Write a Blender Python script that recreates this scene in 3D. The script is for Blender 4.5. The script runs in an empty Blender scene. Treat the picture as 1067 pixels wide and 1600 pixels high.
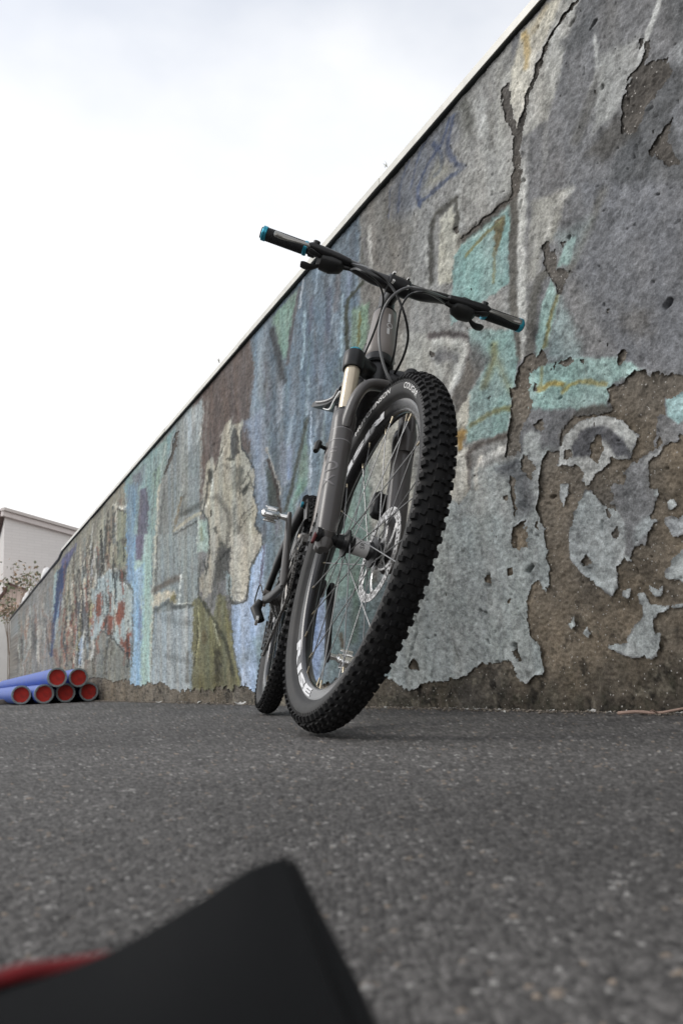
import bpy, math, random
import numpy as np
from mathutils import Matrix, Vector

# ------------------------------------------------------------------ camera
scene = bpy.context.scene
CAM_H, PITCH, ROLL, FPX = 0.0956, 0.1843, 0.0479, 1386.8
CW, CH = 1067.0, 1600.0
cd = bpy.data.cameras.new('camera')
cam = bpy.data.objects.new('camera', cd)
scene.collection.objects.link(cam)
scene.camera = cam
cd.sensor_fit = 'VERTICAL'
cd.sensor_height = 22.2
cd.lens = FPX / CH * 22.2
cd.clip_start = 0.01
cd.clip_end = 2000
cd.dof.use_dof = True
cd.dof.focus_distance = 2.0
cd.dof.aperture_fstop = 7.2
cam.matrix_world = (Matrix.Translation((0, 0, CAM_H)) @ Matrix.Rotation(math.pi / 2 + PITCH, 4, 'X')
                    @ Matrix.Rotation(-ROLL, 4, 'Z'))

# ------------------------------------------------------------------ sky, sun, exposure
SUN_EL, SUN_AZ = math.radians(42), math.radians(280)      # azimuth clockwise from +Y
world = bpy.data.worlds.new('World')
scene.world = world
world.use_nodes = True
wn, wl = world.node_tree.nodes, world.node_tree.links
wn.clear()
wo = wn.new('ShaderNodeOutputWorld')
bg = wn.new('ShaderNodeBackground')
bg.inputs['Strength'].default_value = 0.15
sky = wn.new('ShaderNodeTexSky')
sky.sky_type = 'NISHITA'
sky.sun_disc = False
sky.sun_elevation = SUN_EL
sky.sun_rotation = SUN_AZ
tc = wn.new('ShaderNodeTexCoord')
mp = wn.new('ShaderNodeMapping')
mp.inputs['Scale'].default_value = (1.0, 1.0, 1.7)
cn = wn.new('ShaderNodeTexNoise')
cn.inputs['Scale'].default_value = 2.1
cn.inputs['Detail'].default_value = 6
cn.inputs['Roughness'].default_value = 0.55
cr = wn.new('ShaderNodeValToRGB')
cr.color_ramp.elements[0].position = 0.36
cr.color_ramp.elements[0].color = (0.95, 0.95, 0.95, 1)
cr.color_ramp.elements[1].position = 0.56
cr.color_ramp.elements[1].color = (1, 1, 1, 1)
mixw = wn.new('ShaderNodeMix')
mixw.data_type = 'RGBA'
mixw.inputs[7].default_value = (7.7, 7.72, 7.75, 1)
wl.new(tc.outputs['Generated'], mp.inputs['Vector'])
wl.new(mp.outputs['Vector'], cn.inputs['Vector'])
wl.new(cn.outputs['Fac'], cr.inputs['Fac'])
sep = wn.new('ShaderNodeSeparateXYZ')
wl.new(tc.outputs['Generated'], sep.inputs[0])
thin = wn.new('ShaderNodeMapRange')            # cloud thins out overhead
thin.inputs[1].default_value = 0.36; thin.inputs[2].default_value = 0.72
thin.inputs[3].default_value = 0.0; thin.inputs[4].default_value = 0.44
wl.new(sep.outputs['Z'], thin.inputs[0])
n2_ = wn.new('ShaderNodeTexNoise'); n2_.inputs['Scale'].default_value = 2.4; n2_.inputs['Detail'].default_value = 5
wl.new(mp.outputs['Vector'], n2_.inputs['Vector'])
gap = wn.new('ShaderNodeMapRange'); gap.inputs[1].default_value = 0.40; gap.inputs[2].default_value = 0.62
gap.inputs[3].default_value = 0.35; gap.inputs[4].default_value = 1.1
wl.new(n2_.outputs['Fac'], gap.inputs[0])
tm = wn.new('ShaderNodeMath'); tm.operation = 'MULTIPLY'
wl.new(thin.outputs[0], tm.inputs[0]); wl.new(gap.outputs[0], tm.inputs[1])
cov = wn.new('ShaderNodeMath'); cov.operation = 'SUBTRACT'; cov.use_clamp = True
wl.new(cr.outputs['Color'], cov.inputs[0]); wl.new(tm.outputs[0], cov.inputs[1])
wl.new(cov.outputs[0], mixw.inputs[0])
wl.new(sky.outputs['Color'], mixw.inputs[6])
wl.new(mixw.outputs[2], bg.inputs['Color'])
wl.new(bg.outputs[0], wo.inputs['Surface'])

sd = bpy.data.lights.new('sun', 'SUN')
sd.energy = 1.5
sd.angle = math.radians(28)
sd.color = (1.0, 0.97, 0.93)
sun = bpy.data.objects.new('sun', sd)
scene.collection.objects.link(sun)
_sdir = Vector((math.sin(SUN_AZ) * math.cos(SUN_EL), math.cos(SUN_AZ) * math.cos(SUN_EL), math.sin(SUN_EL)))
sun.rotation_euler = _sdir.to_track_quat('Z', 'Y').to_euler()
sun.location = (-3, -2, 6)
scene.view_settings.view_transform = 'Standard'
scene.view_settings.look = 'None'
scene.view_settings.exposure = 0.0
scene.view_settings.gamma = 1.0
scene.view_settings.use_curve_mapping = False

# ------------------------------------------------------------------ helpers
RNG = random.Random(7)
NR = np.random.default_rng(11)
COL = scene.collection


def ray(x, y):
    X2, Y2 = x - CW / 2, CH / 2 - y
    c, s = math.cos(ROLL), math.sin(ROLL)
    X, Y = X2 * c + Y2 * s, -X2 * s + Y2 * c
    c, s = math.cos(PITCH), math.sin(PITCH)
    return np.array([X / FPX, c - Y / FPX * s, s + Y / FPX * c])


def at(x, y, Y):
    """photo point -> place in the world at forward distance Y"""
    d = ray(x, y)
    return np.array([0, 0, CAM_H]) + d * (Y / d[1])


def project(P):
    P = np.asarray(P, float) - np.array([0, 0, CAM_H])
    c, s = math.cos(PITCH), math.sin(PITCH)
    d = P[..., 1] * c + P[..., 2] * s
    up = -P[..., 1] * s + P[..., 2] * c
    X, Y = P[..., 0] / d * FPX, up / d * FPX
    c, s = math.cos(ROLL), math.sin(ROLL)
    return np.stack([CW / 2 + X * c - Y * s, CH / 2 - (X * s + Y * c)], -1)


def tag(o, label=None, cat=None, group=None, kind=None):
    if label: o['label'] = label
    if cat: o['category'] = cat
    if group: o['group'] = group
    if kind: o['kind'] = kind
    return o


def empty(name, label, cat, loc=(0, 0, 0), group=None):
    o = bpy.data.objects.new(name, None)
    o.empty_display_size = 0.05
    COL.objects.link(o)
    o.location = loc
    return tag(o, label, cat, group, 'thing' if name.endswith('wall') else None)


def lin(c):
    c = np.asarray(c, float) / 255.0
    return np.where(c <= 0.04045, c / 12.92, ((c + 0.055) / 1.055) ** 2.4)


def mat(name, col, rough=0.5, metal=0.0, var=0.12, scale=60.0, bump=0.0, bscale=300.0, coat=0.0, spec=0.5, dust=0.0):
    m = bpy.data.materials.new(name)
    m.use_nodes = True
    n, l = m.node_tree.nodes, m.node_tree.links
    b = n['Principled BSDF']
    b.inputs['Metallic'].default_value = metal
    b.inputs['Coat Weight'].default_value = coat
    b.inputs['Coat Roughness'].default_value = 0.15
    b.inputs['Specular IOR Level'].default_value = spec
    t = n.new('ShaderNodeTexCoord')
    nz = n.new('ShaderNodeTexNoise')
    nz.inputs['Scale'].default_value = scale
    nz.inputs['Detail'].default_value = 5
    l.new(t.outputs['Object'], nz.inputs['Vector'])
    mr = n.new('ShaderNodeMapRange')
    mr.inputs[1].default_value = 0.3; mr.inputs[2].default_value = 0.7
    mr.inputs[3].default_value = 1 - var; mr.inputs[4].default_value = 1 + var
    l.new(nz.outputs['Fac'], mr.inputs[0])
    mx = n.new('ShaderNodeVectorMath'); mx.operation = 'SCALE'
    mx.inputs[0].default_value = col[:3]
    l.new(mr.outputs[0], mx.inputs['Scale'])
    last = mx.outputs[0]
    if dust:
        nd = n.new('ShaderNodeTexNoise'); nd.inputs['Scale'].default_value = 18; nd.inputs['Detail'].default_value = 8
        nd.inputs['Roughness'].default_value = 0.7
        l.new(t.outputs['Object'], nd.inputs['Vector'])
        md = n.new('ShaderNodeMapRange'); md.inputs[1].default_value = 0.45; md.inputs[2].default_value = 0.75
        md.inputs[3].default_value = 0; md.inputs[4].default_value = dust
        l.new(nd.outputs['Fac'], md.inputs[0])
        mm = n.new('ShaderNodeMix'); mm.data_type = 'RGBA'; mm.inputs[7].default_value = (0.16, 0.14, 0.12, 1)
        l.new(md.outputs[0], mm.inputs[0]); l.new(last, mm.inputs[6]); last = mm.outputs[2]
    l.new(last, b.inputs['Base Color'])
    rr = n.new('ShaderNodeMapRange')
    rr.inputs[3].default_value = max(0.03, rough - 0.08); rr.inputs[4].default_value = min(1, rough + 0.08)
    l.new(nz.outputs['Fac'], rr.inputs[0]); l.new(rr.outputs[0], b.inputs['Roughness'])
    if bump:
        nb = n.new('ShaderNodeTexNoise'); nb.inputs['Scale'].default_value = bscale; nb.inputs['Detail'].default_value = 4
        l.new(t.outputs['Object'], nb.inputs['Vector'])
        bp = n.new('ShaderNodeBump'); bp.inputs['Strength'].default_value = bump; bp.inputs['Distance'].default_value = 0.002
        l.new(nb.outputs['Fac'], bp.inputs['Height']); l.new(bp.outputs[0], b.inputs['Normal'])
    return m


def norm(v):
    v = np.asarray(v, float)
    return v / (np.linalg.norm(v) + 1e-12)


def spline(pts, n=8):
    P = np.asarray(pts, float)
    if len(P) < 3: 
        return P
    P2 = np.vstack([2 * P[0] - P[1], P, 2 * P[-1] - P[-2]])
    out = []
    for i in range(1, len(P2) - 2):
        p0, p1, p2, p3 = P2[i - 1], P2[i], P2[i + 1], P2[i + 2]
        for t in np.linspace(0, 1, n, endpoint=False):
            out.append(0.5 * (2 * p1 + (p2 - p0) * t + (2 * p0 - 5 * p1 + 4 * p2 - p3) * t * t + (3 * p1 - p0 - 3 * p2 + p3) * t ** 3))
    out.append(P2[-2])
    return np.array(out)


class MB:
    def __init__(self, xf=None):
        self.v, self.f, self.n, self.xf = [], [], 0, xf

    def add(self, V, F):
        V = np.asarray(V, float).reshape(-1, 3)
        self.v.append(V)
        self.f += [tuple(int(i) + self.n for i in q) for q in F]
        self.n += len(V)
        return self

    def tube(self, path, r, seg=12, caps=True, flat=None, updir=None):
        """swept tube; r scalar or per point; flat = (ra, rb) multipliers with updir the axis of ra"""
        P = np.asarray(path, float)
        R = np.broadcast_to(np.asarray(r, float), (len(P),))
        T = np.gradient(P, axis=0)
        T /= np.linalg.norm(T, axis=1)[:, None] + 1e-12
        a = np.asarray(updir, float) if updir is not None else (np.array([0, 0, 1.0]) if abs(T[0][2]) < 0.9 else np.array([1.0, 0, 0]))
        rings = []
        for i in range(len(P)):
            a = a - T[i] * (a @ T[i]); a = a / (np.linalg.norm(a) + 1e-12)
            b = np.cross(T[i], a)
            th = np.arange(seg) * 2 * np.pi / seg
            fa, fb = flat if flat else (1, 1)
            rings.append(P[i] + R[i] * (np.cos(th)[:, None] * a * fa + np.sin(th)[:, None] * b * fb))
        V = np.vstack(rings); F = []
        for i in range(len(P) - 1):
            for j in range(seg):
                k = (j + 1) % seg
                F.append((i * seg + j, i * seg + k, (i + 1) * seg + k, (i + 1) * seg + j))
        if caps:
            F.append(tuple(range(seg - 1, -1, -1))); m = (len(P) - 1) * seg
            F.append(tuple(range(m, m + seg)))
        return self.add(V, F)

    def cyl(self, a, b, r0, r1=None, seg=16, bev=0.0):
        a, b = np.asarray(a, float), np.asarray(b, float)
        r1 = r0 if r1 is None else r1
        if bev:
            t = norm(b - a) * bev
            return self.tube([a, a + t, b - t, b], [r0 - bev, r0, r1, r1 - bev], seg)
        return self.tube([a, b], [r0, r1], seg)

    def box(self, c, ax, ay, az, size, bev=0.12):
        """chamfered box: centre, three axes, full sizes"""
        c = np.asarray(c, float); A = np.stack([norm(ax), norm(ay), norm(az)]); h = np.asarray(size, float) / 2
        b = min(h) * bev * 2 if bev else 0
        if not b:
            V = [c + (np.array(s) * h) @ A for s in [(-1,-1,-1),(1,-1,-1),(1,1,-1),(-1,1,-1),(-1,-1,1),(1,-1,1),(1,1,1),(-1,1,1)]]
            return self.add(V, [(3,2,1,0),(4,5,6,7),(0,1,5,4),(1,2,6,5),(2,3,7,6),(3,0,4,7)])
        V, idx = [], {}
        for sx in (-1, 1):
            for sy in (-1, 1):
                for sz in (-1, 1):
                    for k in range(3):
                        q = np.array([sx, sy, sz]) * h
                        for j in range(3):
                            if j != k: q[j] -= np.array([sx, sy, sz])[j] * b
                        idx[(sx, sy, sz, k)] = len(V); V.append(c + q @ A)
        F = []
        g = lambda s, k: idx[(s[0], s[1], s[2], k)]
        for k in range(3):
            i, j = (k + 1) % 3, (k + 2) % 3
            for s in (-1, 1):
                def mk(a, bb):
                    q = [0, 0, 0]; q[k] = s; q[i] = a; q[j] = bb; return q
                lst = [g(mk(-1, -1), k), g(mk(1, -1), k), g(mk(1, 1), k), g(mk(-1, 1), k)]
                F.append(tuple(lst if s > 0 else lst[::-1]))
        for k in range(3):
            i, j = (k + 1) % 3, (k + 2) % 3
            for si in (-1, 1):
                for sj in (-1, 1):
                    def mk(a):
                        q = [0, 0, 0]; q[k] = a; q[i] = si; q[j] = sj; return q
                    lst = [g(mk(-1), i), g(mk(1), i), g(mk(1), j), g(mk(-1), j)]
                    F.append(tuple(lst if si * sj < 0 else lst[::-1]))
        for s in [(x, y, z) for x in (-1, 1) for y in (-1, 1) for z in (-1, 1)]:
            t = (g(s, 0), g(s, 1), g(s, 2))
            F.append(t if s[0] * s[1] * s[2] > 0 else t[::-1])
        return self.add(V, F)

    def lathe(self, prof, c, axis, ref, seg=64, closed=False, a0=0.0, a1=2 * math.pi):
        """profile of (along axis, radius) turned about axis"""
        c = np.asarray(c, float); ax = norm(axis); e1 = norm(np.asarray(ref, float) - ax * (np.asarray(ref, float) @ ax)); e2 = np.cross(ax, e1)
        full = abs(a1 - a0 - 2 * math.pi) < 1e-6
        n = seg if full else seg + 1
        th = a0 + (a1 - a0) * np.arange(n) / seg
        V = []
        for (h, r) in prof:
            V.append(c + ax * h + r * (np.cos(th)[:, None] * e1 + np.sin(th)[:, None] * e2))
        V = np.vstack(V); F = []; m = len(prof)
        for i in range(m if closed else m - 1):
            i2 = (i + 1) % m
            for j in range(seg):
                k = (j + 1) % n
                F.append((i * n + j, i * n + k, i2 * n + k, i2 * n + j))
        return self.add(V, F)

    def mesh(self, name, smooth=40):
        V = np.vstack(self.v)
        if self.xf is not None: V = self.xf(V)
        me = bpy.data.meshes.new(name)
        me.from_pydata(V.tolist(), [], self.f)
        me.update()
        if smooth:
            me.polygons.foreach_set('use_smooth', [True] * len(me.polygons))
            me.set_sharp_from_angle(angle=math.radians(smooth))
        return me

    def build(self, name, m, parent=None, smooth=40, **kw):
        me = self.mesh(name, smooth)
        me.materials.append(m)
        o = bpy.data.objects.new(name, me)
        COL.objects.link(o)
        if parent: o.parent = parent
        return tag(o, **kw)


# ---- smooth value noise in numpy
def _h(i, j, seed):
    with np.errstate(over='ignore'):
        v = (i.astype(np.int64) * 374761393 + j.astype(np.int64) * 668265263 + seed * 982451653) & 0xffffffff
        v = ((v ^ (v >> 13)) * 1274126177) & 0xffffffff
        v = ((v ^ (v >> 16)) * 2246822519) & 0xffffffff
        v = v ^ (v >> 15)
    return v / 4294967295.0


def vnoise(x, y, seed=0):
    i, j = np.floor(x), np.floor(y)
    fx, fy = x - i, y - j
    fx, fy = fx * fx * (3 - 2 * fx), fy * fy * (3 - 2 * fy)
    i, j = i.astype(np.int64), j.astype(np.int64)
    a, b, c, d = _h(i, j, seed), _h(i + 1, j, seed), _h(i, j + 1, seed), _h(i + 1, j + 1, seed)
    return (a + (b - a) * fx) * (1 - fy) + (c + (d - c) * fx) * fy


def fbm(x, y, octv=4, seed=0, rough=0.5):
    s, amp, tot = 0, 1.0, 0
    for k in range(octv):
        ca, sa = math.cos(k * 0.7), math.sin(k * 0.7)
        f = 2.03 ** k
        s = s + amp * (vnoise((x * ca - y * sa) * f + 17.3 * k, (x * sa + y * ca) * f + 9.1 * k, seed + k) * 2 - 1)
        tot += amp; amp *= rough
    return s / tot


def grid_mesh(name, V, nr, nc, attrs=None, colors=None):
    """V is (nr*nc,3) rows of columns"""
    me = bpy.data.meshes.new(name)
    me.vertices.add(nr * nc)
    me.vertices.foreach_set('co', V.astype(np.float32).ravel())
    r, c = np.meshgrid(np.arange(nr - 1), np.arange(nc - 1), indexing='ij')
    i = (r * nc + c).ravel()
    q = np.stack([i, i + 1, i + nc + 1, i + nc], 1).astype(np.int32)
    nf = len(q)
    me.loops.add(nf * 4)
    me.loops.foreach_set('vertex_index', q.ravel())
    me.polygons.add(nf)
    me.polygons.foreach_set('loop_start', np.arange(0, nf * 4, 4, dtype=np.int32))
    me.polygons.foreach_set('use_smooth', np.ones(nf, bool))
    for k, a in (attrs or {}).items():
        at_ = me.attributes.new(k, 'FLOAT', 'POINT'); at_.data.foreach_set('value', a.astype(np.float32).ravel())
    for k, a in (colors or {}).items():
        at_ = me.attributes.new(k, 'FLOAT_COLOR', 'POINT')
        at_.data.foreach_set('color', np.concatenate([a, np.ones((len(a), 1))], 1).astype(np.float32).ravel())
    me.update(); me.validate()
    return me

# ------------------------------------------------------------------ asphalt
def attr_material(name, attr, rough, speck=None, bump=0.4, bscale=400, var=0.12, vscale=180):
    m = bpy.data.materials.new(name); m.use_nodes = True
    n, l = m.node_tree.nodes, m.node_tree.links
    b = n['Principled BSDF']; b.inputs['Roughness'].default_value = rough
    b.inputs['Specular IOR Level'].default_value = 0.3
    a = n.new('ShaderNodeAttribute'); a.attribute_name = attr
    t = n.new('ShaderNodeTexCoord')
    nz = n.new('ShaderNodeTexNoise'); nz.inputs['Scale'].default_value = vscale; nz.inputs['Detail'].default_value = 6
    nz.inputs['Roughness'].default_value = 0.7
    l.new(t.outputs['Object'], nz.inputs['Vector'])
    mr = n.new('ShaderNodeMapRange'); mr.inputs[1].default_value = 0.3; mr.inputs[2].default_value = 0.7
    mr.inputs[3].default_value = 1 - var; mr.inputs[4].default_value = 1 + var
    l.new(nz.outputs['Fac'], mr.inputs[0])
    mx = n.new('ShaderNodeVectorMath'); mx.operation = 'SCALE'
    l.new(a.outputs['Color'], mx.inputs[0]); l.new(mr.outputs[0], mx.inputs['Scale'])
    last = mx.outputs[0]
    if speck:
        vo = n.new('ShaderNodeTexVoronoi'); vo.inputs['Scale'].default_value = speck
        l.new(t.outputs['Object'], vo.inputs['Vector'])
        sx = n.new('ShaderNodeSeparateColor'); l.new(vo.outputs['Color'], sx.inputs[0])
        g1 = n.new('ShaderNodeMath'); g1.operation = 'GREATER_THAN'; g1.inputs[1].default_value = 0.965
        l.new(sx.outputs[0], g1.inputs[0])
        g2 = n.new('ShaderNodeMath'); g2.operation = 'LESS_THAN'; g2.inputs[1].default_value = 0.42
        l.new(vo.outputs['Distance'], g2.inputs[0])
        g3 = n.new('ShaderNodeMath'); g3.operation = 'MULTIPLY'; l.new(g1.outputs[0], g3.inputs[0]); l.new(g2.outputs[0], g3.inputs[1])
        ab = n.new('ShaderNodeAttribute'); ab.attribute_name = 'bare'
        g4 = n.new('ShaderNodeMath'); g4.operation = 'MULTIPLY'; l.new(g3.outputs[0], g4.inputs[0]); l.new(ab.outputs['Fac'], g4.inputs[1])
        mm = n.new('ShaderNodeMix'); mm.data_type = 'RGBA'; mm.inputs[7].default_value = (0.42, 0.40, 0.37, 1)
        l.new(g4.outputs[0], mm.inputs[0]); l.new(last, mm.inputs[6]); last = mm.outputs[2]
    l.new(last, b.inputs['Base Color'])
    nb = n.new('ShaderNodeTexNoise'); nb.inputs['Scale'].default_value = bscale; nb.inputs['Detail'].default_value = 5
    l.new(t.outputs['Object'], nb.inputs['Vector'])
    bp = n.new('ShaderNodeBump'); bp.inputs['Strength'].default_value = bump; bp.inputs['Distance'].default_value = 0.0015
    l.new(nb.outputs['Fac'], bp.inputs['Height']); l.new(bp.outputs[0], b.inputs['Normal'])
    return m


WD, WA, WALL_H = 0.4307, 1.4060, 1.650       # wall line: x = WA - tan(WD) * y
TW, CWD, SWD = math.tan(WD), math.cos(WD), math.sin(WD)
WN = np.array([-CWD, -SWD, 0.0])             # out of the wall, towards the street
WT = np.array([-SWD, CWD, 0.0])              # along the wall, away from the camera
W0 = np.array([WA, 0.0, 0.0])


def wall_pt(L, z, off=0.0):
    return W0 + WT * L + WN * off + np.array([0, 0, z])


def stone_cells(x, y, size, seed):
    gx, gy = x / size, y / size
    ci, cj = np.floor(gx).astype(np.int64), np.floor(gy).astype(np.int64)
    d1 = np.full(x.shape, 9.0); d2 = np.full(x.shape, 9.0); idv = np.zeros(x.shape); id2 = np.zeros(x.shape)
    for a in (-1, 0, 1):
        for b in (-1, 0, 1):
            i, j = ci + a, cj + b
            dx = i + 0.15 + 0.7 * _h(i, j, seed) - gx; dy = j + 0.15 + 0.7 * _h(i, j, seed + 5) - gy
            d = np.sqrt(dx * dx + dy * dy)
            n = d < d1
            d2 = np.where(n, d1, np.minimum(d2, d))
            idv = np.where(n, _h(i, j, seed + 9), idv); id2 = np.where(n, _h(i, j, seed + 13), id2)
            d1 = np.minimum(d1, d)
    return d1, d2, idv, id2


ang = np.radians(np.concatenate([np.linspace(-75, -28, 30)[:-1], np.linspace(-28, 28, 620), np.linspace(28, 75, 30)[1:]]))
down = np.concatenate([np.geomspace(0.004, 0.012, 12)[:-1], np.linspace(0.012, 0.44, 430), np.linspace(0.44, 0.9, 30)[1:]])
D = CAM_H / down
A2, D2 = np.meshgrid(ang, D)
gx, gy = D2 * np.sin(A2), D2 * np.cos(A2)
d1, d2, r1, r2 = stone_cells(gx, gy, 0.0033, 3)
e1, e2, q1, q2 = stone_cells(gx, gy, 0.0060, 31)
dome = np.clip((d2 - d1) * 1.7, 0, 1) ** 0.6
hgt = 0.0013 * dome * (0.15 + 1.1 * r2)
big = (q1 > 0.72) * np.clip((e2 - e1) * 1.5, 0, 1) ** 0.6
hgt = np.maximum(hgt, 0.0019 * big)
fade = np.clip(1.15 - D2 / 3.2, 0.12, 1)
hgt = hgt * fade + 0.0012 * fbm(gx * 9, gy * 9, 3, 5) - 0.002
tone = np.where(big > 0.25, q2, r1)
lum = 0.084 * np.exp(0.95 * (tone - 0.5)) * (0.84 + 0.16 * dome)
pale = (np.where(big > 0.25, q1 * 7.3 % 1, r1 * 13.7 % 1) > 0.955) * np.clip(dome * 1.4, 0, 1)
gc = lum[..., None] * np.array([1.0, 0.95, 0.91])
pc = np.where((r2 * 5.1 % 1 > 0.6)[..., None], np.array([0.26, 0.205, 0.155]), np.array([0.32, 0.31, 0.295]))
pf = (pale * np.clip(1.1 - D2 / 9, 0.25, 1) * 0.75)[..., None]
gc = gc * (1 - pf) + pc * pf
patch = 1 + 0.30 * fbm(gx * 1.7, gy * 1.7, 4, 8) + 0.16 * fbm(gx * 14, gy * 14, 3, 9)
gc *= patch[..., None]
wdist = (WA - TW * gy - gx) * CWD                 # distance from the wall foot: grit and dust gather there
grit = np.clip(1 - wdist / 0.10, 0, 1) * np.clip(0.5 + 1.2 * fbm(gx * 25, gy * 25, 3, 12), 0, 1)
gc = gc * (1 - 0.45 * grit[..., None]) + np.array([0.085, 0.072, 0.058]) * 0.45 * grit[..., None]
ME = grid_mesh('asphalt', np.stack([gx, gy, hgt], -1).reshape(-1, 3)[:, :], len(D), len(ang),
               colors={'tone': gc.reshape(-1, 3)}, attrs={'bare': np.zeros(gx.size)})
M_asph = attr_material('asphalt', 'tone', 0.82, bump=0.5, bscale=700, var=0.34, vscale=420)
ME.materials.append(M_asph)
asphalt = bpy.data.objects.new('asphalt', ME); COL.objects.link(asphalt); tag(asphalt, kind='structure')

M_ground = mat('far_asphalt', (0.047, 0.046, 0.044), 0.85, var=0.35, scale=260, bump=0.6, bscale=300)
b = MB(); b.add([(-400, -400, -0.012), (400, -400, -0.012), (400, 400, -0.012), (-400, 400, -0.012)], [(0, 1, 2, 3)])
b.build('ground', M_ground, kind='structure')

# ------------------------------------------------------------------ the painted wall
FP = FPX / math.cos(PITCH)
L_END = 16.957 / CWD
pxs = np.concatenate([np.linspace(13, 1090, 740), np.linspace(1090, 1230, 61)[1:]])
Ys = WA / ((pxs - CW / 2) / FP + TW)
Lc = Ys / CWD
Lc = Lc[Lc < L_END]
Lc = np.concatenate([[L_END], Lc, np.linspace(Lc.min(), -1.6, 70)[1:]])
Lc = np.sort(Lc)
Zr = np.concatenate([np.linspace(-0.02, WALL_H, 700)])
LL, ZZ = np.meshgrid(Lc, Zr)
NRW, NCW = LL.shape
PC = np.zeros((NRW, NCW, 3)); BARE = np.zeros((NRW, NCW)); DENT = np.zeros((NRW, NCW))
n1 = fbm(LL * 17, ZZ * 17, 2, 21) * 1.4; n2 = fbm(LL * 17, ZZ * 17, 2, 41) * 1.4
m1 = fbm(LL * 75, ZZ * 75, 3, 61) * 1.4; m2 = fbm(LL * 75, ZZ * 75, 3, 81) * 1.4


def at_wall(x, y):
    d = ray(x, y)
    Y = WA / (d[0] / d[1] + TW)
    return Y / CWD, CAM_H + Y * d[2] / d[1]


class Z:      # a tracing window: origin and magnification in the photograph
    def __init__(s, ox, oy, k): s.ox, s.oy, s.k = ox, oy, k
    def __call__(s, pts): return np.array([at_wall(s.ox + x / s.k, s.oy + y / s.k) for x, y in pts])


zA, zB, zC = Z(200, 600, 4.446), Z(200, 840, 4.446), Z(380, 380, 4.104)
zD, zE, zF, zG = Z(70, 780, 5.928), Z(70, 920, 5.928), Z(780, 620, 3.718), Z(780, 860, 3.718)
zH, zI, zJ, zK = Z(600, 880, 3.811), Z(780, 0, 3.718), Z(600, 150, 4.446), Z(780, 290, 3.718)
zL, zM, zX = Z(640, 520, 4.85), Z(380, 540, 5.333), Z(0, 0, 1)


def field(z, pts, stroke, margin, rag):
    """signed distance (photo-sized pixels, negative inside) on a window of the wall grid"""
    W = z(pts)
    c = W.mean(0)
    e = 0.01
    p0, p1, p2 = project(np.array([wall_pt(c[0], c[1]), wall_pt(c[0] + e, c[1]), wall_pt(c[0], c[1] + e)]))
    kl, kz = abs(p1[0] - p0[0]) / e, np.linalg.norm(p2 - p0) / e
    g = margin + rag * 1.6 + 3
    j0, j1 = np.searchsorted(Lc, [W[:, 0].min() - g / kl, W[:, 0].max() + g / kl])
    i0, i1 = np.searchsorted(Zr, [W[:, 1].min() - g / kz, W[:, 1].max() + g / kz])
    if i1 <= i0 or j1 <= j0: return None
    sl = (slice(i0, i1), slice(j0, j1))
    X, Y = LL[sl] * kl, ZZ[sl] * kz
    if rag:
        X = X + rag * (0.6 * n1[sl] + 0.85 * m1[sl]); Y = Y + rag * (0.6 * n2[sl] + 0.85 * m2[sl])
    P = W * [kl, kz]
    dist = np.full(X.shape, 1e9); ins = np.zeros(X.shape, bool)
    n = len(P)
    for i in range(n - 1 if stroke else n):
        a, b_ = P[i], P[(i + 1) % n]
        ab = b_ - a; L2 = ab @ ab + 1e-9
        t = np.clip(((X - a[0]) * ab[0] + (Y - a[1]) * ab[1]) / L2, 0, 1)
        dist = np.minimum(dist, (X - a[0] - t * ab[0]) ** 2 + (Y - a[1] - t * ab[1]) ** 2)
        if not stroke and a[1] != b_[1]:
            ins ^= ((a[1] > Y) != (b_[1] > Y)) & (X < (b_[0] - a[0]) * (Y - a[1]) / (b_[1] - a[1]) + a[0])
    dist = np.sqrt(dist)
    return sl, (dist if stroke else np.where(ins, -dist, dist))


def sm(d, soft):
    t = np.clip(0.5 - d / soft, 0, 1)
    return t * t * (3 - 2 * t)


def P(z, col, pts, soft=5, rag=3, a=1.0):
    r = field(z, pts, False, soft, rag)
    if r is None: return
    sl, d = r
    w = (sm(d, soft) * a)[..., None]
    PC[sl] = PC[sl] * (1 - w) + np.array(col, float) * w


def S(z, col, w_, pts, soft=None, a=0.95, rag=2.0):
    """spray stroke, width in window pixels"""
    wd = w_ / z.k
    soft = soft if soft is not None else max(2.5, wd * 0.8)
    r = field(z, spline(pts, 4), True, wd / 2 + soft, rag)
    if r is None: return
    sl, d = r
    w = (sm(d - wd / 2, soft) * a)[..., None]
    PC[sl] = PC[sl] * (1 - w) + np.array(col, float) * w


def B(z, pts, rag=5, v=1.0):
    r = field(z, pts, False, 3, rag)
    if r is None: return
    sl, d = r
    w = sm(d, 1.8)
    BARE[sl] = BARE[sl] * (1 - w) + v * w


def BS(z, w_, pts, rag=4):
    r = field(z, spline(pts, 4), True, w_ / z.k / 2 + 3, rag)
    if r is None: return
    sl, d = r
    BARE[sl] = np.maximum(BARE[sl], sm(d - w_ / z.k / 2, 1.8))


def U(z, col, pts, rag=4, soft=2.5):
    B(z, pts, rag, 0.0)
    P(z, col, pts, soft=soft + 2, rag=0)


def hole(z, w_, pts, depth=1.0):
    r = field(z, spline(pts, 3) if len(pts) > 2 else pts, True, w_ / z.k / 2 + 3, 1.5)
    if r is None: return
    sl, d = r
    DENT[sl] = np.maximum(DENT[sl], sm(d - w_ / z.k / 2, 2.5) * depth)


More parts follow.
